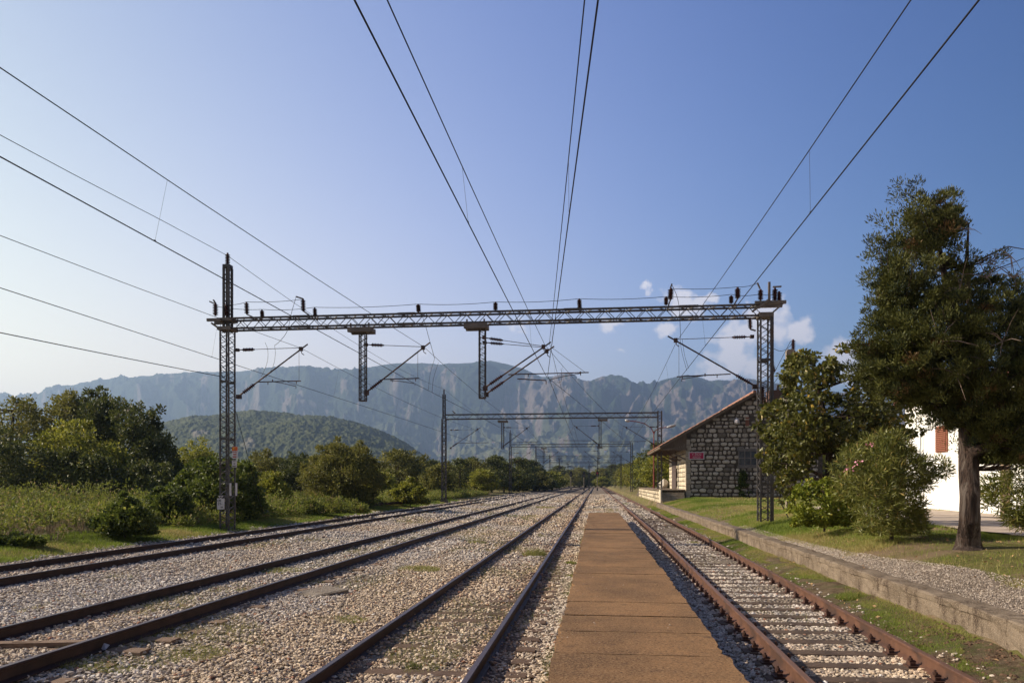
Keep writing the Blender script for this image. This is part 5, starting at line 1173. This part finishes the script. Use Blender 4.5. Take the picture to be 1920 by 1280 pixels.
tuft(893, 1018, -.1, .3, .13, 'weed', 14, 'upright weed tuft left of the middle track', 500)
# scrub field: leafy stems
g = np.random.default_rng(55); n = 2300; Y = g.uniform(16, 40, n); X = g.uniform(-36, -13.7, n)
k = visible(X, Y, 80) & (X < -14.1 - np.clip(Y - 22, 0, 20) * .12 - .5 * vn(Y * .7, Y * 0, 4)); X, Y = X[k], Y[k]; n = len(X); h = g.uniform(.55, 1.25, n) * (.55 + .7 * vn(X * .4, Y * .4, 9)) * np.interp(-14.1 - X, [0, 1.5, 4], [.75, .95, 1.15])
h = h * g.uniform(.7, 1.25, n); C = np.stack([X, Y, .3 + h * .8], 1); V, Fc, T = crown_np(C, h * .30, 34, .13, .055, g, up=.5)
tag(link('scrub', mesh_np('scrub', V, Fc, LM['scrub'], rnd=T)), 'tall leafy weeds filling the field in front of the left wood', 'scrub', kind='stuff')
P = np.repeat(np.stack([X, Y, np.full(n, .3)], 1), 9, axis=0) + g.normal(size=(n * 9, 3)) * np.array([.2, .2, 0]); V, Fc = blades(P, np.repeat(h, 9) * g.uniform(.5, 1.1, n * 9), np.full(n * 9, .022), g, .3)
tag(link('dry_stalks', mesh_np('dry_stalks', V, Fc, LM['dry'], rnd=g.random(n * 9))), 'brown dry stalks under the tall weeds', 'stalks', kind='stuff')
g = np.random.default_rng(56); n = 3600; Y = g.uniform(24, 95, n); X = -13.9 - (g.random(n) ** 1.5) * 9; X -= np.clip(Y - 60, 0, 30) * .0; h = g.uniform(.35, 1.15, n) * np.interp(-13.9 - X, [0, 1.5], [.5, 1])
C = np.stack([X, Y, .3 + h * .5], 1); V, Fc, T = crown_np(C, h * .55, 34, .14, .06, g, up=.5)
tag(link('undergrowth', mesh_np('undergrowth', V, Fc, LM['scrub'], rnd=T)), 'rough undergrowth at the foot of the hedge trees', 'undergrowth', kind='stuff')
# fallen leaves
g = np.random.default_rng(58); n = 260; Y = g.uniform(8, 22, n); X = g.uniform(3.8, 8.3, n); D = np.stack([g.normal(size=n), g.normal(size=n), g.normal(size=n) * .25], 1); D /= np.linalg.norm(D, axis=1)[:, None]
V, Fc = leaves(np.stack([X, Y, gz(X) + lump(X, Y) * .5 + .03], 1), D, g.uniform(.03, .07, n), g.uniform(.02, .05, n), g)
tag(link('fallen_leaves', mesh_np('fallen_leaves', V, Fc, simple('dry_fallen_leaf', (.3, .16, .07), (.45, .3, .15), 5, .8, 0, 30, 0))), 'dry fallen leaves scattered on the lawn', 'leaves', kind='stuff')
# crumbled earth at the wall foot, bottom right
g = np.random.default_rng(59); n = 3800; Y = 6.6 + g.random(n) ** 1.4 * 4.5; X = g.uniform(3.7, 4.4, n); S = g.uniform(.006, .04, n) * (g.random(n) ** .8)
v_, f_, c_ = rocks(np.stack([X, Y, gz(X) + S * .3], 1), S, np.array([.11, .065, .04]) * g.uniform(.6, 1.5, n)[:, None], g)
tag(link('earth_clods', mesh_np('earth_clods', v_, f_, MT['stone'], col=c_)), 'crumbled brown earth at the foot of the platform wall', 'earth', kind='stuff')

# ------------------------------------------------------------------ small things
zc = F * (CH + .08) / (1115 - HY); c = atz(602, 1115, zc); m = MB(); m.box(-.30, .30, -.36, .36, -.02, .035); m.box(-.25, .25, -.31, .31, .035, .041)
o = m.top('cover_slab', MT['post']); o.location = (c.x, c.y, float(gz(c.x)) + .02); o.rotation_euler = (.05, .03, -.5); tag(o, 'flat concrete cover slab lying on the ballast', 'slab')
zc = F * (CH + .0) / (1213 - HY); c = atz(58, 1213, zc); m = MB(); m.bar((-.6, 0, 0), (.6, .0, .02), .14, .05); m.box(-.2, .1, -.02, .04, .025, .04)
o = m.top('timber_plank', MT['sleeper_lite']); o.location = (c.x, c.y, .03); o.rotation_euler = (0, 0, .12); tag(o, 'split brown plank between the rails of the second track', 'plank')
m = MB(); a, b = at(690, 943, 46), at(765, 943, 52)
for i in range(5): m.bar((a.x + .1, 46 + i * .2, .5), (b.x, 50.5 + i * .2, .5), .13, .16)
m.box(a.x - .1, b.x, 45.9, 45.96, .3, .42) if False else None
tag(m.top('rail_pile', MT['railside'], ((a.x + b.x) / 2, 48, .4)), 'low stack of old rails lying in the grass beyond the tracks', 'rail stack')
zc = F * (CH - .02) / (1217 - HY); c = atz(195, 1217, zc); m = MB(); m.add([(-.04, 0, 0), (.03, -.02, .01), (.045, .03, .05), (-.02, .03, .07)], [(0, 1, 2, 3)]); m.add([(-.04, 0.006, 0), (.03, -.014, .01), (.045, .036, .05), (-.02, .036, .07)], [(3, 2, 1, 0)])
o = m.top('paper_scrap', MT['signwhite']); o.location = (c.x, c.y, float(gz(c.x)) + .04); tag(o, 'white scrap of paper on the stones at bottom left', 'litter')
q = at(803, 972, B2) if False else at(852, 776, B2)
def bird(P, s, label, rz=0):
    r_ = empty('bird', P, label, 'bird', None); m = MB()
    m.tube([(-.16, 0, .03), (-.08, 0, .06), (0, 0, .10), (.06, 0, .15), (.09, 0, .19), (.115, 0, .205), (.16, 0, .195)], [.012, .022, .05, .04, .03, .026, .004], 8)
    for sy in (-.012, .012): m.tube([(.0, sy, .07), (.0, sy, 0)], .005, 4)
    me = m.mesh('body', MT['bird'], smooth=True); me.transform(Matrix.Scale(s, 4)); o = link('body', me, r_)
    w_ = MB(); 
    for sy in (-1, 1): w_.tube([(.05, sy * .035, .13), (-.03, sy * .045, .09), (-.14, sy * .02, .045)], [.012, .025, .004], 5)
    me = w_.mesh('wing', MT['bird']); me.transform(Matrix.Scale(s, 4)); link('wing', me, r_); r_.rotation_euler = (0, 0, rz)
bird((q.x, B2 - .2, 7.70), 1.3, 'small dark bird perched on the second portal beam', 2.6)
bird((2.84, 5.62, 5.475), .35, 'tiny bird clinging to the wire at the top right', 1.2)
# signals
for (px, py, lens, lb_) in [(1070.6, 888, False, 'dark oval headed signal left of the far tracks'), (1095, 889, False, 'small dark signal between the far tracks'), (1120, 888, True, 'signal with a red face at the end of the straight')]:
    b = 195.0; q = at(px, py, b); r_ = empty('railway_signal', (q.x, b, 0), lb_, 'signal', 'railway signals at the end of the straight')
    m = MB(); m.tube([(q.x, b, -.2), (q.x, b, q.z)], .09, 8); m.box(q.x - .2, q.x + .2, b - .2, b + .2, -.2, .5); m.part('post', MT['steel2'], r_)
    m = MB(); pts = [(q.x + .42 * math.cos(t), q.z + .8 * math.sin(t)) for t in np.linspace(0, 2 * math.pi, 17)[:-1]]
    m.add([(x, b - .06, z) for x, z in pts] + [(x, b + .06, z) for x, z in pts], [tuple(range(16)), tuple(range(31, 15, -1))] + [(i, i + 16, (i + 1) % 16 + 16, (i + 1) % 16) for i in range(16)]); m.part('head', MT['black'], r_)
    m = MB(); m.tube([(q.x, b - .07, q.z + (.2 if lens else -.2)), (q.x, b - .2, q.z + (.2 if lens else -.2))], .22, 10); m.part('lens', MT['redlens'] if lens else MT['steel2'], r_)
q = at(1105, 872, 190); pr = empty('catenary_mast', (q.x, 190, -.1), 'lone slim catenary mast between the far tracks', 'mast'); m = MB(); mast(m, q.x, 190, -.1, q.z, .3, .3, .12, .8, .04); m.part('shaft', MT['steel'], pr); insulator(pr, (q.x, 190, q.z), (q.x, 190, q.z + .5), 1.2, True)
# ivy patch on gable
g = np.random.default_rng(64); C = []
for i in range(46): f = g.random(); C.append((at(1391 + g.normal() * 6 * (1.1 - f * .6), 905, 57).x, SY0 - .12, .7 + 2.0 * f))
V, Fc, T = crown_np(np.array(C), g.uniform(.1, .22, 46), 24, .12, .1, g, up=-.2); r_ = empty('ivy_plant', (12.2, 56.85, .6), 'dark ivy climbing the shed gable below the window', 'plant')
link('foliage', mesh_np('foliage', V - np.array([12.2, 56.85, .6]), Fc, LM['ivy'], rnd=T), r_); m = MB(); m.tube([(12.1, 56.9, .5), (12.2, 56.88, 1.4), (12.15, 56.9, 2.5)], [.04, .03, .01], 5); m.part('stem', MT['bark'], r_)

# ------------------------------------------------------------------ mountains
def mthn(t, a, v):
    n = t.nodes.new('ShaderNodeMath'); n.operation = 'MULTIPLY'; n.use_clamp = True; t.links.new(a, n.inputs[0]); n.inputs[1].default_value = v; return n.outputs[0]
def mtmat(name, green1, green2, rock, thr, sc_):
    m, t, p, o = newmat(name); co = objco(t)
    c = mixc(t, ramp(t, noise(t, co, .004 * sc_, 6, .6), [(.4, (0, 0, 0)), (.6, (1, 1, 1))]), green1, green2)
    c = mixc(t, ramp(t, noise(t, co, .03 * sc_, 4, .7), [(.4, (0, 0, 0)), (.7, (1, 1, 1))]), c, tuple(x * .55 for x in green1))
    sp = t.nodes.new('ShaderNodeSeparateXYZ'); t.links.new(co, sp.inputs[0])
    if sc_ == 1: c = mixc(t, ramp(t, noise(t, co, .008, 6, .7), [(.38, (0, 0, 0)), (.55, (1, 1, 1))]), c, mixc(t, ramp(t, mthn(t, sp.outputs[2], 1 / 420.), [(.25, (1, 1, 1)), (.95, (0, 0, 0))]), c, (.19, .20, .12)))
    a = t.nodes.new('ShaderNodeAttribute'); a.attribute_name = 'rnd'
    c = mixc(t, ramp(t, a.outputs['Fac'], [(thr, (0, 0, 0)), (thr + .12, (1, 1, 1))]), c, rock)
    t.links.new(c, p.inputs['Base Color']); p.inputs['Roughness'].default_value = .95; p.inputs['Specular IOR Level'].default_value = .05
    bump(t, p, noise(t, co, .03 * sc_, 8, .75), 1, 26 / sc_); return m
def polar(name, pxs, D0, D1, hf, mat, nu, nv, vmax=1.25):
    px = np.linspace(pxs[0], pxs[1], nu); v = np.linspace(0, vmax, nv); PX, Vv = np.meshgrid(px, v); D = D0 + (D1 - D0) * Vv
    t = (PX - CX) / F; X = D * (t * ct - st); Y = D * (t * st + ct); Z, rk = hf(PX, Vv, X, Y, D)
    V = np.stack([X, Y, Z], -1).reshape(-1, 3); i = np.arange((nv - 1) * (nu - 1)); a = (i // (nu - 1)) * nu + i % (nu - 1)
    Fc = np.stack([a, a + 1, a + nu + 1, a + nu], 1); rk = rk[:-1, :-1].reshape(-1)
    return tag(link(name, mesh_np(name, V, Fc, mat, rnd=rk, smooth=True)), kind='structure')
RX_ = [-400, -100, 0, 60, 100, 150, 200, 250, 300, 345, 400, 450, 490, 540, 580, 620, 660, 690, 740, 790, 830, 870, 920, 950, 985, 1015, 1060, 1100, 1130, 1160, 1190, 1220, 1250, 1290, 1330, 1400, 1480, 1560, 1700, 1900, 2300]
RY_ = [760, 752, 748, 744, 733, 719, 711, 708, 703, 699, 697, 697, 692, 690, 688, 693, 693, 688, 680, 681, 684, 681, 676, 682, 692, 706, 705, 716, 705, 704, 720, 721, 711, 702, 713, 716, 722, 735, 760, 790, 820]
D0m, D1m = 2300., 5200.
def mh(PX, Vv, X, Y, D):
    top = (HY - np.interp(PX, RX_, RY_)) / F * D1m
    warp = (fbm(PX * .006, Vv * 2, 3, 91) - .5) * .22
    vv = np.clip(Vv + warp * np.sin(np.clip(Vv, 0, 1) * math.pi), 0, 1.3)
    prof_ = np.interp(vv, [0, .2, .42, .52, .64, .80, .92, 1.0, 1.25], [0, .05, .17, .27, .48, .82, .95, 1, .72])
    win = np.sin(np.clip(Vv, 0, 1) * math.pi) ** .8
    gl = fbm(PX * .017 + (fbm(PX * .012, Vv * 4, 4, 93) - .5) * 3.2, Vv * 4.5 + (fbm(PX * .02, Vv * 5, 3, 94) - .5) * 1.2, 6, 95, True)
    gl2 = fbm(PX * .0065 + (fbm(PX * .008, Vv * 2, 3, 92) - .5) * 1.4, Vv * 2.0, 5, 97, True); det = fbm(X * .02, Y * .02, 4, 99)
    steep = np.interp(vv, [0, .4, .55, .9, 1], [.25, .45, 1, 1, .5])
    Z = top * prof_ + (gl - .55) * 190 * win * steep * np.interp(Vv, [0, .85, .98], [1, 1, .15]) + (gl2 - .5) * 240 * win * np.interp(Vv, [0, .72, .95], [1, 1, .05]) + (det - .5) * (60 * win + 10)
    rk = np.clip(fbm(PX * .10 + 9, Vv * 10, 6, 103) * .85 + (fbm(PX * .016, Vv * 6, 3, 107) - .5) * .7 + (gl - .5) * .25 + np.interp(vv, [0, .3, .45, .6, .85, 1], [-.1, 0, -.08, .06, .05, -.12]) + np.interp(PX, [0, 500, 800, 1400], [-.26, -.16, -.02, .0]), 0, 1)
    return Z, rk
polar('mountains', (-420, 2320), D0m, D1m, mh, mtmat('forested_limestone_mountain', (.030, .050, .024), (.058, .076, .04), (.20, .165, .145), .51, 1), 1400, 330)
HXp = [-300, 0, 200, 260, 300, 360, 420, 480, 560, 620, 680, 730, 770, 800, 830, 870]
HYp = [850, 835, 822, 812, 800, 784, 777, 779, 780, 785, 800, 818, 836, 856, 880, 905]
def hh(PX, Vv, X, Y, D):
    top = np.maximum(0, (HY - np.interp(PX, HXp, HYp)) / F * 1500 )
    s = np.interp(Vv, [0, .15, .5, .8, 1, 1.3], [0, .18, .66, .93, 1, .75]); win = np.clip(s * 3, 0, 1) * np.clip(top / 20, 0, 1)
    Z = top * s + (fbm(X * .008, Y * .008, 4, 111) - .5) * 40 * win * np.sin(np.clip(Vv, 0, 1) * math.pi) ** .5
    cr = fbm(X * .17, Y * .17, 3, 113); Z = Z + (cr - .45) * 9 * win - 2 * (1 - win)
    rk = np.clip(fbm(PX * .03, Vv * 6, 4, 117) + np.where((PX < 480), .04, -.1) + np.where(Vv < .5, .02, -.2), 0, 1)
    return Z, rk
polar('hill', (-300, 880), 950., 1500., hh, mtmat('wooded_hill', (.07, .085, .035), (.13, .14, .065), (.22, .20, .165), .68, 8), 1300, 300, 1.3)
# village specks on the lower slopes
g = np.random.default_rng(120)
for i in range(12):
    px = [1015, 1048, 1062, 1082, 1112, 1135, 1150, 895, 925, 1300, 1210, 1180][i]; py = [846, 822, 851, 856, 840, 848, 818, 828, 832, 836, 838, 846][i]
    vs_ = np.linspace(.08, .6, 200); Dh = D0m + (D1m - D0m) * vs_; tq = (px - CX) / F; PXq = np.full(200, float(px))
    Zh = mh(PXq, vs_, Dh * (tq * ct - st), Dh * (tq * st + ct), Dh)[0]; k_ = int(np.argmin(abs(HY - Zh / Dh * F - py)))
    p = atz(px, 905, Dh[k_]); p.z = float(Zh[k_]) + 3; s = g.uniform(3.5, 6)
    r_ = empty('village_house', tuple(p), 'tiny pale house on the lower mountain slope', 'house', 'village houses on the mountain slope')
    m = MB(); m.box(p.x - s, p.x + s, p.y - s * .7, p.y + s * .7, p.z - 12, p.z + 5); m.part('wall', MT['white'], r_)
    m = MB(); m.add([(p.x - s - .6, p.y - s * .8, p.z + 5.02), (p.x + s + .6, p.y - s * .8, p.z + 5.02), (p.x + s + .6, p.y + s * .8, p.z + 5.02), (p.x - s - .6, p.y + s * .8, p.z + 5.02), (p.x - s, p.y, p.z + 8.5), (p.x + s, p.y, p.z + 8.5)], [(0, 1, 5, 4), (2, 3, 4, 5), (1, 2, 5), (3, 0, 4), (0, 3, 2, 1)]); m.part('roof', MT['tile'], r_)

# ------------------------------------------------------------------ haze
m = MB(); m.box(-8800, 8800, -3600, 8600, -3, 1010)
hz = bpy.data.materials.new('haze'); hz.use_nodes = True; t = hz.node_tree; t.nodes.clear(); o_ = t.nodes.new('ShaderNodeOutputMaterial'); pv = t.nodes.new('ShaderNodeVolumePrincipled')
pv.inputs['Color'].default_value = (.46, .66, 1.0, 1); pv.inputs['Density'].default_value = 1.65e-4; pv.inputs['Anisotropy'].default_value = .45
t.links.new(pv.outputs[0], o_.inputs['Volume'])
o = m.top('haze', hz); tag(o, kind='stuff')
